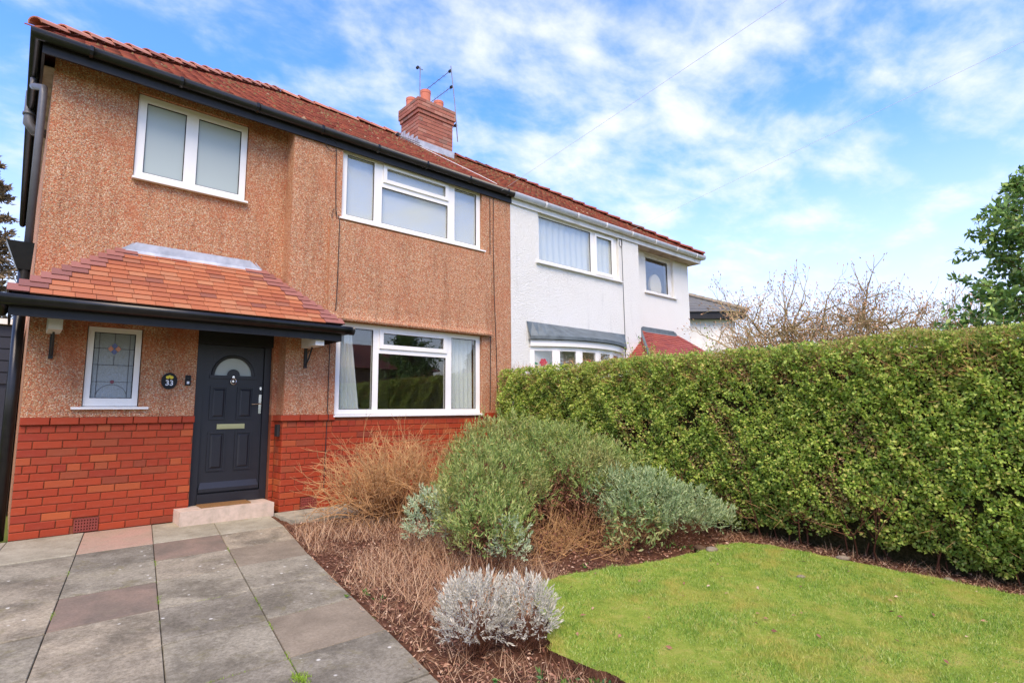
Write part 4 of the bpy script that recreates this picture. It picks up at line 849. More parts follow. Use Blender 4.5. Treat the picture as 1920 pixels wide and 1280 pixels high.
cab('cable', [(6.19, YR-.012, 4.93), (6.18, YR-.012, 4.2), (6.20, YR-.012, 3.2), (6.24, YR-.012, 2.3), (6.27, YR-.012, 1.22)], .006, 'cable', 'slightly wavy dark cable nearest the join with the white house')
cab('cable', [(9.84, YR-.012, 4.95), (9.85, YR-.012, 3.6), (9.86, YR-.012, 2.2)], .006, 'cable', 'thin cable down the white wall between its two upper windows')
lo = [(9.80+.05*math.cos(a), YR-.02, 4.84+.1*math.sin(a)) for a in np.linspace(0, 6.2, 16)]
cab('cable', lo, .006, 'cable', 'coiled cable loop under the white gutter')
rz_ = lambda y: EZ+.05+TP*(y-EY)
cab('cable', [(6.08, 2.2, rz_(2.2)), (6.12, 1.5, rz_(1.5)), (6.13, .8, rz_(.8)), (6.16, .1, rz_(.1)), (6.2, -.36, EZ+.04)], .006, 'cable_pale', 'pale cable lying down the red roof from the chimney to the gutter')
pole_dir = Vector((.03617, -.99935, .18703)); PT = Vector(CAM)+pole_dir*16
pl = empty('telephone_pole', (PT.x, PT.y, -.42)); tag(pl, 'wooden telephone pole standing across the road behind the camera', 'telephone pole')
ch(MB().tube([(PT.x, PT.y, -.5), (PT.x, PT.y, PT.z+.3)], [.14, .10], 10), 'post', 'wood_pole', pl)
def wire(a, b, label):
    a, b = Vector(a), Vector(b); pts = []
    for k in range(25):
        f = k/24; p = a.lerp(b, f); p.z -= .25*4*f*(1-f)*.3; pts.append(p)
    cab('telephone_wire', pts, .0022, 'cable_pale', label, 'wire', 'telephone wires to the eaves')
wire((6.28, GY-.1, 5.06), PT, 'overhead telephone wire running from the black gutter up across the sky')
wire((9.86, GY-.1, 5.06), PT+Vector((.05, 0, 0)), 'overhead telephone wire running from the white gutter up across the sky')
def yagi(name, mast, booms, label):
    e = empty(name, mast[0]); tag(e, label, 'aerial')
    ch(MB().tube(mast, .013, 6), 'mast', 'alu', e)
    for p, q, n_, el, vert in booms:
        p, q = Vector(p), Vector(q); m_ = MB(); m_.tube([p, q], .009, 5); ch(m_, 'boom', 'alu', e); m_ = MB()
        for k in range(n_):
            c = p.lerp(q, (k+.3)/n_); v = Vector((0, 0, el)) if vert else Vector((el, 0, 0)); m_.tube([c-v, c+v], .004, 4)
        ch(m_, 'elements', 'alu', e)
        ch(MB().tube([p-Vector((0, .03, 0)), p+Vector((0, .03, 0))], .035, 6), 'dipole_box', 'iron', e)
yagi('tv_aerial', [(7.20, 2.45, 9.20), (7.28, 2.4, 8.3), (7.33, 2.35, 7.35)], [((7.21, 2.5, 9.10), (7.21, 3.5, 9.10), 5, .05, False), ((7.25, 2.5, 8.72), (7.25, 3.4, 8.72), 7, .07, True), ((7.30, 2.4, 7.75), (7.30, 2.9, 7.72), 3, .09, False)], 'tall tv aerial mast with two angled booms clamped to the right side of the chimney')
yagi('aerial', [(6.62, 2.85, 7.95), (6.62, 2.85, 9.13)], [((6.55, 2.85, 9.08), (6.69, 2.85, 9.08), 2, .01, True)], 'thin upright white rod aerial rising behind the left chimney pot')
yagi('fallen_aerial', [(5.66, 2.25, rz_(2.25)+.06), (6.12, 1.95, rz_(1.95)+.02)], [((5.7, 2.22, rz_(2.2)+.08), (6.1, 2.0, rz_(2.0)+.07), 9, .08, True)], 'broken tv aerial lying on the roof tiles at the left foot of the chimney')
# ================================================================== garage, far house
ga = empty('garage'); tag(ga, 'dark grey panelled garage door and frame at the left side of the house', 'garage')
gm = MB(); gm.box(-2.6, .15, 2.1, 2.2, 0, 2.36); ga_ = ch(gm, 'garage_door', 'garage_paint', ga)
for k in range(5): ch(MB().box(-2.5, .12, 2.07, 2.098, 1.62+.15*k, 1.62+.15*k+.135), 'panel_board', 'garage_paint', ga)
for k in range(12): ch(MB().box(-2.5+.22*k, -2.5+.22*k+.205, 2.075, 2.098, .1, 1.56), 'panel_board', 'garage_paint', ga)
ch(MB().box(-2.7, .19, 2.0, 5, 2.37, 2.44), 'roof_edge', 'upvc', ga); ch(MB().box(-2.6, .15, 2.25, 6, 0, 2.3), 'wall', 'rear_brick', ga)
R3 = Vector((math.cos(YAW), -math.sin(YAW), 0)); D3 = Vector((math.sin(YAW), math.cos(YAW), 0))
fh = empty('house', (20.4, 2.1, 0)); tag(fh, 'cream walled house with dark grey tiled hipped roof far behind the white house', 'house')
C0 = Vector((20.2, 2.35, 0))
def loc3(u, d, z): p = C0-R3*u+D3*d; return (p.x, p.y, z)
def quadm(vs, name, mat, par, fs=None): return ch(MB().add(vs, fs or [tuple(range(len(vs)))]), name, mat, par)
quadm([loc3(0, 0, -.3), loc3(9, 0, -.3), loc3(9, 0, 4.6), loc3(0, 0, 4.6), loc3(0, 7, -.3), loc3(9, 7, -.3), loc3(9, 7, 4.6), loc3(0, 7, 4.6)], 'wall', 'cream_wall', fh, [(0, 1, 2, 3), (0, 3, 7, 4), (4, 5, 6, 7), (1, 5, 6, 2)])
hv = 7.6; a = [loc3(-.35, -.35, 4.82), loc3(9.35, -.35, 4.82), loc3(9.35, 7.35, 4.82), loc3(-.35, 7.35, 4.82), loc3(3.5, 3.5, 4.82+3.85*.56), loc3(5.5, 3.5, 4.82+3.85*.56)]
quadm(a, 'roof', 'slate', fh, [(0, 1, 5, 4), (1, 2, 5), (2, 3, 4, 5), (3, 0, 4)])
for k in range(22):
    f = k/22; e = 3.85*f; z = 4.84+e*.56
    quadm([loc3(-.35+e, -.37+e, z), loc3(9.35-e, -.37+e, z), loc3(9.35-e-.17, -.2+e, z+.045), loc3(-.35+e+.17, -.2+e, z+.045), loc3(-.35+e, -.37+e, z-.035), loc3(9.35-e, -.37+e, z-.035)], 'tile_course', 'slate', fh, [(0, 1, 2, 3), (4, 5, 1, 0)])
hc = MB()
for k in range(16):
    p = Vector(loc3(-.35+3.85*k/16, -.35+3.85*k/16, 4.86+3.85*k/16*.56)); q = Vector(loc3(-.35+3.85*(k+1.1)/16, -.35+3.85*(k+1.1)/16, 4.86+3.85*(k+1.1)/16*.56)); hc.tube([p, q], [.11, .09], 6)
ch(hc, 'hip_tiles', 'bud', fh)
quadm([loc3(-.3, -.3, 4.56), loc3(9.3, -.3, 4.56), loc3(9.3, -.3, 4.82), loc3(-.3, -.3, 4.82), loc3(-.3, 0, 4.56), loc3(9.3, 0, 4.56)], 'fascia', 'fascia_black', fh, [(0, 1, 2, 3), (0, 4, 5, 1)])
# ================================================================== opposite side of the road (seen in the window reflections)
road = MB().box(-60, 90, -26, -18, -.47, -.42).build('road', 'tarmac'); tag(road, kind='structure')
oh = empty('house', (24, -34, 0)); tag(oh, 'brown brick house with a chimney across the road, seen reflected in the bay window', 'house')
ch(MB().box(17, 27, -40, -33, -.4, 4.6), 'wall', 'rear_brick', oh)
ch(MB().add([(16.5, -32.5, 4.6), (27.5, -32.5, 4.6), (27.5, -40.5, 4.6), (16.5, -40.5, 4.6), (20, -36.5, 6.9), (24, -36.5, 6.9)], [(0, 1, 5, 4), (1, 2, 5), (2, 3, 4, 5), (3, 0, 4), (0, 3, 2, 1)]), 'roof', 'roof_tile', oh)
ch(MB().box(18.6, 19.8, -36, -35, 5, 8.2), 'chimney', 'rear_brick', oh)
# ================================================================== vegetation
# ---- hedge
HG = empty('hedge', (6.6, -4, 0)); tag(HG, 'long clipped green privet hedge dividing the front gardens', 'hedge')
def par(o, p): o.parent = p; o.matrix_parent_inverse = Matrix.Translation(-p.location); return o
HX0, HX1, HY0, HY1 = 6.12, 7.0, -9.6, -.45
def htop(y): return 1.875+.035*np.sin(y*1.7)+.03*np.sin(y*4.1+1)-.05*np.exp(-((y+.4)/.5)**2)-.07/(1+np.exp(-(y+2.6)*3))+.015*np.sin(y*11)
core = MB(); ca, cb_, cy_a, cy_b = HX0+.20, HX1-.2, HY0+.1, HY1-.2
core.add([(ca, cy_a, .1), (ca, cy_b, .35), (ca, cy_b, 1.66), (ca, -2.9, 1.68), (ca, -3.2, 1.77), (ca, cy_a, 1.77), (cb_, cy_a, .1), (cb_, cy_b, .35), (cb_, cy_b, 1.66), (cb_, -2.9, 1.68), (cb_, -3.2, 1.77), (cb_, cy_a, 1.77), (ca+.22, cy_a, -.5), (ca+.22, cy_b, -.2), (cb_, cy_a, -.5), (cb_, cy_b, -.2)], [(0, 1, 2, 3, 4, 5), (11, 10, 9, 8, 7, 6), (1, 7, 8, 2), (2, 8, 9, 3), (3, 9, 10, 4), (4, 10, 11, 5), (0, 6, 11, 5)[::-1], (12, 13, 1, 0), (6, 7, 15, 14), (13, 15, 7, 1), (12, 0, 6, 14)])  # solid core, coloured dark as shade and twigs inside the hedge
@mk('thicket_shade')
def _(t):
    n = t.noise(30, 6, .8); c = t.ramp(n, [(.35, (.03, .03, .012, 1)), (.55, (.08, .07, .03, 1)), (.75, (.2, .14, .085, 1))]); return t.pbr(c, 1, t.bump(t.noise(45, 5, .8), 1, .05), 0, 0)  # dark ramp paints inner hedge shade together with brown twigs
par(core.build('shade_core', 'thicket_shade'), HG)
def hedge_pts(n, top=False, end=False):
    y = RNG.uniform(HY0, HY1, n); d = RNG.exponential(.045, n)
    if end: x = RNG.uniform(HX0, HX1, n); z = RNG.uniform(.15, 1.85, n); return np.stack([x, HY1-d, z], 1), np.tile([0., 1, .3], (n, 1))
    if top: x = RNG.uniform(HX0, HX1, n); z = htop(y)-d*.8; return np.stack([x, y, z], 1), np.tile([0., 0, 1], (n, 1))
    z = RNG.uniform(.02, 1.9, n); lowcut = .13+.05*np.sin(y*3.1)+.04*np.sin(y*9)+.03*np.sin(y*23); k = z > lowcut; y, z, d = y[k], z[k], d[k]
    bx = HX0+.07*noise3(np.stack([0*y, y, z], 1), 4, 21)+.075*noise3(np.stack([0*y, y, z*1.2], 1), 13, 22)+.04*noise3(np.stack([0*y, y, z], 1), 30, 23)+.22*np.clip((.5-z)/.5, 0, 1)
    bx = bx+.10*np.clip((z-1.75)/.2, 0, 1)**2; return np.stack([bx+d, y, z+gza(y)*(1-z/1.95)], 1), np.tile([-1., 0, .35], (len(y), 1))
P, D = hedge_pts(175000)
hole = noise3(P*[0, 1, 1.2], 10, 31)+.35*noise3(P*[0, 1, 1], 25, 32); keep = (hole < .66) | (RNG.uniform(size=len(P)) < .12); P, D = P[keep], D[keep]
L = RNG.uniform(.018, .046, len(P)); browny = noise3(P*[0, 1, 1], 5, 41)+.5*noise3(P*[0, 1, 1], 15, 42)+.35*np.clip(P[:, 2]-1.2, 0, 1) > .72
g_ = ~(browny & (RNG.uniform(size=len(P)) < .6))
qq = browny & (RNG.uniform(size=len(P)) < .5); par(leaves('brown_leaves', P[qq], D[qq]+RNG.normal(size=(qq.sum(), 3)), L[qq]*.8, L[qq]*.35, 'hedge_dead', None, .2), HG)
par(leaves('leaves', P[g_], D[g_]+RNG.normal(size=(g_.sum(), 3))*1.1, L[g_], L[g_]*.66, 'hedge_leaf', None, .2, unit(RNG.normal(size=(g_.sum(), 3))*.8+[-.8, -.35, .8])), HG)
P2, D2 = hedge_pts(48000, True); P3, D3_ = hedge_pts(9000, False, True); 
P2 = np.concatenate([P2, P3]); D2 = np.concatenate([D2, D3_]); L = RNG.uniform(.015, .03, len(P2))
par(leaves('top_leaves', P2, D2+RNG.normal(size=(len(P2), 3))*.9, L, L*.6, 'hedge_top_leaf'), HG)
P4, D4 = hedge_pts(60000); P4 = P4[P4[:, 2] > 1.5+.18*noise3(P4*[0, 1, 0], 5, 3)]; L = RNG.uniform(.015, .03, len(P4))
q = RNG.uniform(size=len(P4)) < .5
par(leaves('shoulder_leaves', P4[q], np.tile([-.6, 0, .8], (q.sum(), 1))+RNG.normal(size=(q.sum(), 3))*.8, L[q], L[q]*.55, 'hedge_top_leaf'), HG)
tw = Twigs()
for k in range(8500):   # fine clipped shoots over the face and the top
    y = RNG.uniform(-9.3, HY1); z = RNG.uniform(.15, 1.95) if k % 2 else RNG.uniform(1.6, 1.98); x = HX0+RNG.uniform(.0, .12) if z < 1.85 else RNG.uniform(HX0, HX1)
    d = unit(np.array([-1 if z < 1.7 else -.3, RNG.normal()*.7, .6+RNG.normal()*.6])); p = np.array([x+.04, y, z+gz(y)*.5]); l = RNG.uniform(.04, .17)
    tw.seg(p, p+d*l, .0022, .001)
par(tw.build('shoots', 'twig_tan'), HG)
tw = Twigs()
for k in range(150):
    y = RNG.uniform(HY0, HY1-.1); x = RNG.uniform(6.3, 6.85); grow(tw, (x, y, gz(y)-.02), (RNG.normal()*.3-.15, RNG.normal()*.3, 1), .45, .010, 2, .5, 3, .2)
par(tw.build('stems', 'twig_brown'), HG)
# dead brown patch and pale twiggy end next to the white wall
db = empty('hedge', (6.5, -.9, 0)); tag(db, 'dead pale brown twiggy bush at the house end of the green hedge', 'shrub')
tw = Twigs()
for k in range(420):
    x = RNG.uniform(6.55, 7.1); y = RNG.uniform(-.95, -.4); grow(tw, (x, y, RNG.uniform(.6, 1.5)), (RNG.normal()*.4, RNG.normal()*.4, 1), RNG.uniform(.2, .34), .004, 1, .5, 3, .3)
par(tw.build('twigs', 'twig_grey'), db)
# ---- generic shrubs
def dome_pts(n, c, r, low=-.2):
    d = rdir(n*3); d = d[d[:, 2] > low][:n]; rr = RNG.uniform(.72, 1.0, len(d))**.5
    b = noise3(d, 4, int(abs(c[0]*100))) ; rr = rr*(1+.12*b)
    return np.array(c)+d*rr[:, None]*np.array(r), d
def sprigs(P, D, nl, Lr, Wf, name, mat, parent, stem=.09, up=.8, spread=.8, tip=True):
    A = []; DD = []; base = unit(D*.7+np.array([0, 0, up])+RNG.normal(size=P.shape)*.25)
    for k in range(nl):
        t_ = k/nl; A.append(P+base*stem*t_); DD.append(base*(.35+.9*t_)+rdir(len(P))*spread*(1-.5*t_))
    A = np.concatenate(A); DD = np.concatenate(DD); L = RNG.uniform(*Lr, len(A))
    o = leaves(name, A, DD, L, L*Wf, mat, None, .15); par(o, parent); return base
def shrub(name, loc, label, cat='shrub', group=None):
    e = empty(name, loc); tag(e, label, cat, group); return e
# bare tan shrub by the brickwork
S = shrub('bare_shrub', (3.7, -1.15, -.04), 'leafless tan twiggy shrub in front of the brick wall beside the step')
tw = Twigs()
for k in range(125):
    a = RNG.uniform(0, 6.28); rr = RNG.uniform(0, .3); p = (3.75+rr*math.cos(a), -1.3+rr*math.sin(a)*.8, -.06)
    grow(tw, p, (math.cos(a)*RNG.uniform(.3, 2.1), math.sin(a)*RNG.uniform(.2, 1.1), 1.0), RNG.uniform(.42, .62), .0125, 3, .62, 3, .06, 2, None, .60, .16)
par(tw.build('branches', 'twig_tan'), S)
tw = Twigs()
for k in range(260):
    a = RNG.uniform(0, 6.28); rr = RNG.uniform(0, .35); p = np.array([3.72+rr*math.cos(a), -1.25+rr*math.sin(a), -.05]); grow(tw, p, (math.cos(a)*.5, math.sin(a)*.5, 1), RNG.uniform(.12, .3), .003, 1, .5, 2, .2)
par(tw.build('undergrowth', 'twig_brown'), S)
# big sage green shrub
S = shrub('green_shrub', (4.5, -2.4, -.08), 'large spreading grey-green shrub filling the middle of the planting bed')
lobes = [((4.78, -2.2, .38), (.72, .7, .66), 700), ((4.95, -3.3, .36), (.55, .38, .36), 330), ((5.25, -2.75, .34), (.78, .62, .62), 660), ((4.0, -2.85, .26), (.55, .55, .56), 520), ((3.6, -3.2, .14), (.40, .42, .46), 380), ((5.4, -3.3, .26), (.55, .42, .5), 320), ((4.85, -1.7, .42), (.5, .4, .60), 220), ((3.3, -3.65, .05), (.24, .25, .34), 160)]
PP, DDm = [], []
for c, r, n_ in lobes:
    p, d = dome_pts(n_, c, r, -.05); PP.append(p); DDm.append(d)
P = np.concatenate(PP); D = np.concatenate(DDm)
P = P+D*(RNG.normal(size=len(P))*.05+.06*noise3(P, 9, 91))[:, None]; kk = noise3(P, 8, 92) < .42; P, D = P[kk], D[kk]; sprigs(P, D, 13, (.035, .068), .2, 'leaves', 'sage_leaf', S, .14, .8, .95)
tp2 = P+D*.05+[0, 0, .05]; sprigs(tp2[::3], D[::3], 9, (.025, .045), .22, 'young_tips', 'sage_tip', S, .07, 1.1, .7)
tw = Twigs()
for c, r, n_ in lobes:
    for k in range(int(n_*.22)):
        a = RNG.uniform(0, 6.28); grow(tw, (c[0]+RNG.normal()*.12, c[1]+RNG.normal()*.12, gz(c[1])-.02), (math.cos(a)*.9, math.sin(a)*.9, .9), r[0]*.55, .007, 2, .5, 3, .15, 3, None, .6, .2)
par(tw.build('stems', 'twig_brown'), S)
IP, ID = [], []
for c, r, n_ in lobes:
    p, d = dome_pts(int(n_*2.2), c, [q*.84 for q in r], -.1); IP.append(p); ID.append(d)
IP = np.concatenate(IP); par(leaves('inner_leaves', IP+RNG.normal(size=IP.shape)*.03, rdir(len(IP)), RNG.uniform(.025, .05, len(IP)), .012, 'dead_brown'), S)
# lower brown dead foliage below the shrub
P, D = dome_pts(2600, (4.6, -3.3, -.02), (.95, .62, .42), -.1)
par(leaves('dead_leaves', P+RNG.normal(size=P.shape)*.06, rdir(len(P)), RNG.uniform(.02, .05, len(P)), .012, 'dead_brown'), S)
tw = Twigs()
for k in range(150):
    grow(tw, (4.7+RNG.normal()*.45, -3.55+RNG.normal()*.2, -.12), (RNG.normal()*.9+.4, RNG.normal()*.6-.3, .45), .28, .004, 2, .6, 3, .0)
par(tw.build('dead_stems', 'twig_tan'), S)
# silver plants
S = shrub('silver_shrub', (5.3, -4.05, -.14), 'silver-leaved shrub sprawling towards the hedge at the right end of the bed')
P = []; D = []
for c, r, n_ in (((5.15, -3.95, .12), (.5, .38, .42), 380), ((5.6, -4.15, .02), (.38, .3, .32), 260), ((4.95, -3.75, .25), (.3, .3, .34), 120), ((5.9, -4.3, -.05), (.22, .2, .2), 90)):
    p, d = dome_pts(n_, c, r, -.05); P.append(p); D.append(d)
P = np.concatenate(P); D = np.concatenate(D); sprigs(P, D, 14, (.03, .055), .26, 'leaves', 'teal_leaf', S, .11, .5, .8)
tw = Twigs()
for k in range(46):
    grow(tw, (5.2+RNG.normal()*.25, -4.0+RNG.normal()*.1, -.15), (RNG.normal()*.8+.2, RNG.normal()*.8-.3, .6), .28, .005, 2, .5, 3, .1)
par(tw.build('stems', 'twig_brown'), S)
P, D = dome_pts(260, (4.85, -4.05, -.02), (.36, .26, .36), -.1); A_ = np.repeat(P, 3, 0)+RNG.normal(size=(len(P)*3, 3))*.03
par(leaves('broad_leaves', A_, rdir(len(A_))+[-.2, -.3, .4], RNG.uniform(.04, .075, len(A_)), .022, 'olive_leaf', None, .2), S)
S = shrub('silver_shrub', (3.28, -2.75, -.1), 'small pale silver-leaved plant between the bare shrub and the big green shrub')
P, D = dome_pts(150, (3.28, -2.75, .12), (.19, .2, .32), -.3); sprigs(P, D, 14, (.025, .05), .28, 'leaves', 'silver_leaf', S, .09, .5, .85)
S = shrub('silver_shrub', (3.42, -3.75, -.13), 'little light green and silver shoot cluster low at the front of the green shrub')
P, D = dome_pts(70, (3.40, -3.8, .06), (.16, .14, .22), -.3); sprigs(P, D, 12, (.025, .05), .28, 'leaves', 'silver_leaf', S, .08, .6, .8)
# lavenders
def lavender(c, r, n_, label):
    S = shrub('lavender_bush', (c[0], c[1], gz(c[1])), label); P, D = dome_pts(n_, c, r, -.45)
    P = np.array(c)+(P-np.array(c))*(1+.16*noise3(D, 5, int(c[0]*50)))[:, None]; sprigs(P, D, 20, (.016, .036), .20, 'leaves', 'lavender_leaf', S, .095, .7, .6); tw = Twigs()
    for k in range(70):
        a = RNG.uniform(0, 6.28); grow(tw, (c[0]+RNG.normal()*.03, c[1]+RNG.normal()*.03, gz(c[1])-.01), (math.cos(a)*.8, math.sin(a)*.8, 1), r[0]*.8, .0035, 1, .4, 3, .2)
    par(tw.build('stems', 'twig_brown'), S)
lavender((2.25, -4.78, .02), (.19, .17, .20), 360, 'pale silvery grey lavender bush, the larger left one beside the paving')
lavender((2.53, -4.92, .0), (.145, .14, .18), 230, 'pale silvery grey lavender bush, the smaller right one touching the lawn corner')
# dry grass and mulch
def scatter(n_, box, poly=None, excl=None):
    x = RNG.uniform(box[0], box[1], n_); y = RNG.uniform(box[2], box[3], n_); k = np.ones(n_, bool)
    k &= ~inpoly(x, y, LP)
    k &= x > np.interp(-y, [-a[0] for a in DE], [a[1] for a in DE])+RNG.normal(size=n_)*.02
    return x[k], y[k]
x, y = scatter(30000, (1.3, 6.7, -8, -.9)); P = np.stack([x, y, gza(y)+RNG.uniform(0, .02, len(x))], 1)
Dm = RNG.normal(size=P.shape); Dm[:, 2] *= .25; Nn = RNG.normal(size=P.shape)*.35+[0, 0, 1]
tag(leaves('leaf_litter', P, Dm, RNG.uniform(.012, .045, len(P)), RNG.uniform(.004, .018, len(P)), 'dry_leaf', None, .2, Nn), 'brown leaf litter and bark mulch covering the planting bed', 'leaf litter', kind='stuff')
x, y = scatter(16000, (1.5, 4.3, -6.2, -1.2)); k = (noise3(np.stack([x, y, 0*x], 1), 3, 77) > -.1) & (x < 3.6-.0*(y)); k &= ((y < -2) | (RNG.uniform(size=len(x)) < .25)); x, y = x[k], y[k]
P = np.stack([x, y, gza(y)], 1); hgt = RNG.uniform(.04, .17, len(x))*(.6+.4*(noise3(P, 4, 5)+.8))
tag(blades('dry_grass', P, np.abs(hgt), .0035, 'dry_stalk', 1.1), 'dead straw-coloured grass and stems matted between the paving and the shrubs', 'dry grass', kind='stuff')
x, y = scatter(3200, (2.3, 3.7, -4.6, -1.3)); k = noise3(np.stack([x, y, 0*x], 1), 4, 19) > -.2; x, y = x[k], y[k]; P = np.stack([x, y, gza(y)], 1)
tag(blades('dead_stems', P, RNG.uniform(.10, .34, len(x))*(.5+.5*(noise3(P, 3, 6)+.9)), .0045, 'dry_stalk', .7), 'straggly dead brown stems standing between the bare shrub and the path', 'dry stems', kind='stuff')
x, y = scatter(2600, (5.8, 6.6, -8, -4.3)); P = np.stack([x, y, gza(y)+.01], 1)
tag(blades('dry_twigs', P, RNG.uniform(.03, .14, len(x)), .003, 'dry_stalk', 2.2), 'dry twigs and stalks lying along the foot of the hedge', 'twigs', kind='stuff')
x, y = scatter(900, (1.7, 6.1, -6.5, -3.2)); k = noise3(np.stack([x, y, 0*x], 1), 5, 8) > .55; x, y = x[k], y[k]; P = np.stack([x, y, gza(y)+.01], 1)
tag(leaves('weeds', np.repeat(P, 5, 0)+RNG.normal(size=(len(P)*5, 3))*[.02, .02, .005], rdir(len(P)*5)+[0, 0, .6], .04, .018, 'broad_leaf', None, .2), 'small green weeds and seedlings among the mulch', 'weeds', kind='stuff')
# stones on the lawn edge
for i, (x, y, r, lb_) in enumerate(((5.22, -4.64, .055, 'flat pinkish stone on the lawn edge below the silver shrub'), (5.30, -4.47, .06, 'brown rounded stone half hidden under the silver shrub'), (5.03, -5.52, .03, 'small pale stone lying alone on the lawn'), (3.33, -4.12, .035, 'pale chip of stone at the near corner of the lawn edge'), (6.05, -5.5, .05, 'brown stone on the soil at the foot of the hedge'), (6.02, -6.3, .045, 'pale stone lying at the foot of the hedge near the right edge'))):
    me = bpy.data.meshes.new('stone'); import bmesh
    bm = bmesh.new(); bmesh.ops.create_icosphere(bm, subdivisions=2, radius=1)
    for v in bm.verts: v.co = Vector((v.co.x*r*1.3, v.co.y*r*.9, v.co.z*r*.5))*(1+RNG.normal()*.06)
    bm.to_mesh(me); bm.free(); me.polygons.foreach_set('use_smooth', [True]*len(me.polygons)); o = link('stone', me, 'slab_earthy' if i != 1 else 'trunk', None, (x, y, gz(y)+(.065 if i in (0, 2) else .03))); o.rotation_euler = (0, 0, i*1.3); tag(o, lb_, 'stone')
x = RNG.uniform(2.7, 5.8, 70); y = RNG.uniform(-7.2, -4.4, 70); k = inpoly(x, y, LP); x, y = x[k], y[k]
tag(leaves('fallen_leaves', np.stack([x, y, gza(y)+.075], 1), RNG.normal(size=(len(x), 3))*[1, 1, .2], RNG.uniform(.02, .05, len(x)), .02, 'dry_leaf', None, .2, RNG.normal(size=(len(x), 3))*.4+[0, 0, 1]), 'few small brown fallen leaves scattered on the lawn', 'fallen leaves', kind='stuff')
# ---- magnolia (bare, budding)
S = shrub('magnolia_tree', (12.2, -3.6, -.2), 'bare spreading tree with budding brown twigs behind the hedge', 'tree')
tw = Twigs(); tips = []
for (bx, by, tx, ty, tz, r0) in ((11.4, -3.3, 11.0, -3.0, 2.1, .05), (11.6, -3.5, 11.0, -3.2, 2.5, .05), (11.8, -3.9, 12.2, -4.4, 2.7, .05), (12.0, -3.7, 13.0, -4.9, 2.3, .045), (11.3, -3.2, 10.7, -2.7, 1.8, .04), (12.1, -4.2, 12.6, -5.2, 1.9, .04), (11.4, -3.4, 11.3, -3.9, 2.2, .04), (11.6, -3.4, 12.0, -3.6, 2.3, .04)):
    tw.seg(np.array([bx, by, -.2]), np.array([(bx+tx)/2, (by+ty)/2, tz*.55]), r0, r0*.8); tw.seg(np.array([(bx+tx)/2, (by+ty)/2, tz*.55]), np.array([tx, ty, tz]), r0*.8, r0*.6)
    for q in range(22): grow(tw, (tx+RNG.normal()*.3, ty+RNG.normal()*.3, tz+.25-RNG.uniform(.05, .9)), (RNG.normal()*.9, RNG.normal()*.9, .2+.3*RNG.uniform()), .62, .023, 3, .66, 3, .04, 3, tips, .72, .2)
grow(tw, (12.0, -4.1, 2.7), (-.05, -.1, 1), .8, .026, 2, .75, 4, .15, 4, tips, .6, .08); grow(tw, (10.9, -3.1, 2.5), (.2, 0, 1), .8, .022, 2, .6, 3, .3, 4, tips, .6, .1)
par(tw.build('branches', 'twig_grey'), S)
TP_ = np.array([t_[0] for t_ in tips]); TD = np.array([t_[1] for t_ in tips])
P = np.concatenate([TP_, TP_+RNG.normal(size=TP_.shape)*.06]); D = np.concatenate([TD, TD+RNG.normal(size=TD.shape)*.5])
par(leaves('buds', P, D+[0, 0, .4], .06, .024, 'dry_stalk', None, .5), S)
# climbers poking above the hedge
S = shrub('climbing_plant', (8.4, -2.6, -.09), 'wispy green leafy shoots rising above the hedge before the far house', 'plant')
tw = Twigs(); tips = []
for k in range(16):
    q = np.array([8.4+RNG.normal()*.35, -2.6+RNG.normal()*.5, 1.5]); tw.seg(np.array([8.4, -2.6, -.09]), q, .012, .007); grow(tw, q, (RNG.normal()*.25, RNG.normal()*.25, 1), RNG.uniform(.35, .7), .006, 1, .4, 3, .2, 5, tips, .7, .15)
par(tw.build('shoots', 'twig_brown'), S); A = np.array(tw.A)
P = np.repeat(A, 5, 0)+RNG.normal(size=(len(A)*5, 3))*.03; par(leaves('leaves', P, rdir(len(P))+[0, 0, .3], .04, .024, 'hedge_leaf'), S)
S = shrub('conifer_bush', (8.6, -1.6, 0), 'feathery yellow-green bush behind the hedge in front of the neighbouring porch', 'shrub')
P, D = dome_pts(420, (8.7, -1.75, 1.75), (.45, .55, .42), -.3); sprigs(P, D, 14, (.03, .06), .14, 'foliage', 'grass_blade', S, .12, .9, .6)
par(MB().tube([(8.7, -1.75, -.1), (8.7, -1.75, 1.7)], [.04, .02], 6).build('trunk', 'trunk'), S)
# ---- laurel / holly tree on the right
S = shrub('evergreen_tree', (8.7, -6.95, -.25), 'dark glossy evergreen tree with oval leaves behind the hedge at the right', 'tree')
tw = Twigs(); tips = []; tw.seg(np.array([8.75, -6.95, -.3]), np.array([8.7, -6.9, 2.4]), .07, .05); tw.seg(np.array([8.7, -6.9, 2.4]), np.array([8.7, -6.9, 4.0]), .05, .012)
AL, AD = [], []
for k in range(120):
    z = RNG.uniform(1.3, 3.95); rr = 1.15*min(1, (4.25-z)/2.1)*RNG.uniform(.5, 1.05); a = RNG.uniform(0, 6.28); d = np.array([math.cos(a), math.sin(a), .25+.15*RNG.normal()]); p = np.array([8.7, -6.9, z]); n_ = max(5, int(rr/.05)); q = p.copy(); dd = unit(d)
    for j in range(n_):
        dd = unit(dd+RNG.normal(size=3)*.12+[0, 0, .02]); q2 = q+dd*rr/n_; tw.seg(q, q2, .008*(1-j/n_)+.002, .008*(1-(j+1)/n_)+.002)
        if j > n_*.25:
            for _ in range(5): AL.append(q2+RNG.normal(size=3)*.02); AD.append(dd*.5+RNG.normal(size=3)*.75)
            sd_ = unit(np.cross(dd, RNG.normal(size=3)))
            if j % 2:
                q3 = q2+(dd*.6+sd_)*.12; tw.seg(q2, q3, .003, .002)
                for _ in range(5): AL.append(q2+(q3-q2)*RNG.uniform(.3, 1)); AD.append(sd_+RNG.normal(size=3)*.7)
        q = q2
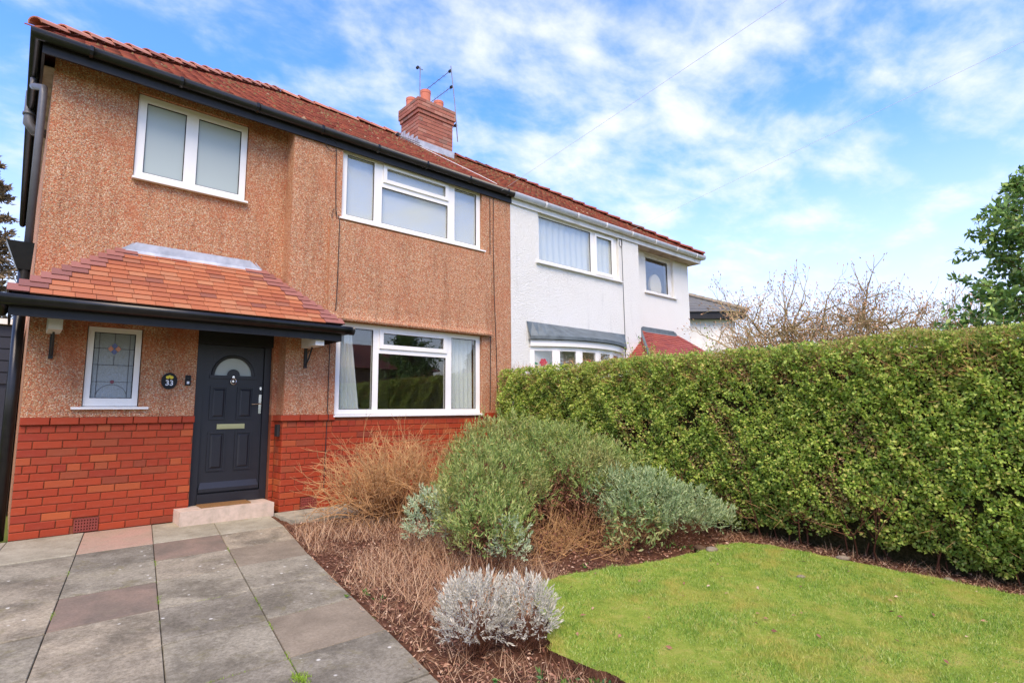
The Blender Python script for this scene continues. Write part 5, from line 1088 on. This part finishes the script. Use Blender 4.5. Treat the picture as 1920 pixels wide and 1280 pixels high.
par(tw.build('branches', 'trunk'), S); AL = np.array(AL); AD = np.array(AD); L = RNG.uniform(.06, .10, len(AL)); par(leaves('leaves', AL, AD, L, L*.5, 'laurel_leaf', None, .15), S)
# ---- conifer on the left, far
def conifer(loc, h, r, label, mat, seed, name='conifer_tree'):
    S = shrub(name, loc, label, 'tree'); rs = np.random.default_rng(seed); P, D = [], []; tw = Twigs(); tw.seg(np.array([loc[0], loc[1], loc[2]]), np.array([loc[0], loc[1], loc[2]+h]), .3, .05)
    for k in range(260):
        f = rs.uniform(.12, 1); z = loc[2]+h*f; rr = r*(1.08-f)**.7*rs.uniform(.5, 1.1); a = rs.uniform(0, 6.28); d = np.array([math.cos(a), math.sin(a), -.1+.3*f]); b = np.array([loc[0], loc[1], z]); e = b+d*rr; tw.seg(b, e, .05, .015)
        m_ = 130; t_ = rs.uniform(.25, 1, m_)[:, None]; P.append(b+(e-b)*t_+rs.normal(size=(m_, 3))*[.16, .16, .10]*rr*.5); D.append(rs.normal(size=(m_, 3))+d)
    par(tw.build('trunk', 'trunk'), S); P = np.concatenate(P); D = np.concatenate(D); par(leaves('foliage', P, D, rs.uniform(.15, .32, len(P)), .09, mat), S)
conifer((-1.7, 26, 0), 12.9, 3.2, 'tall brownish conifer far behind the left side of the house', 'conifer_leaf', 3)
conifer((24.5, -33.5, -.4), 8.0, 2.6, 'dark green conifer across the road, seen reflected in the window', 'yew_leaf', 5)
conifer((29.5, -30, -.4), 7.0, 2.6, 'bushy dark conifer across the road at the end of the opposite gardens', 'yew_leaf', 6)
oph = empty('hedge', (20, -16.5, -.4)); tag(oph, 'plain green boundary hedge on the far side behind the camera', 'hedge')
P = np.stack([RNG.uniform(-5, 40, 60000), -30+RNG.uniform(-.5, .5, 60000), RNG.uniform(-.4, 1.9, 60000)], 1); par(leaves('foliage', P, rdir(len(P)), .16, .1, 'hedge_leaf'), oph)
par(MB().box(-5, 40, -30.3, -29.7, -.4, 1.7).build('shade_core', 'thicket_shade'), oph)  # solid dark core painting the shade behind these leaves
print('objects', len(bpy.data.objects))
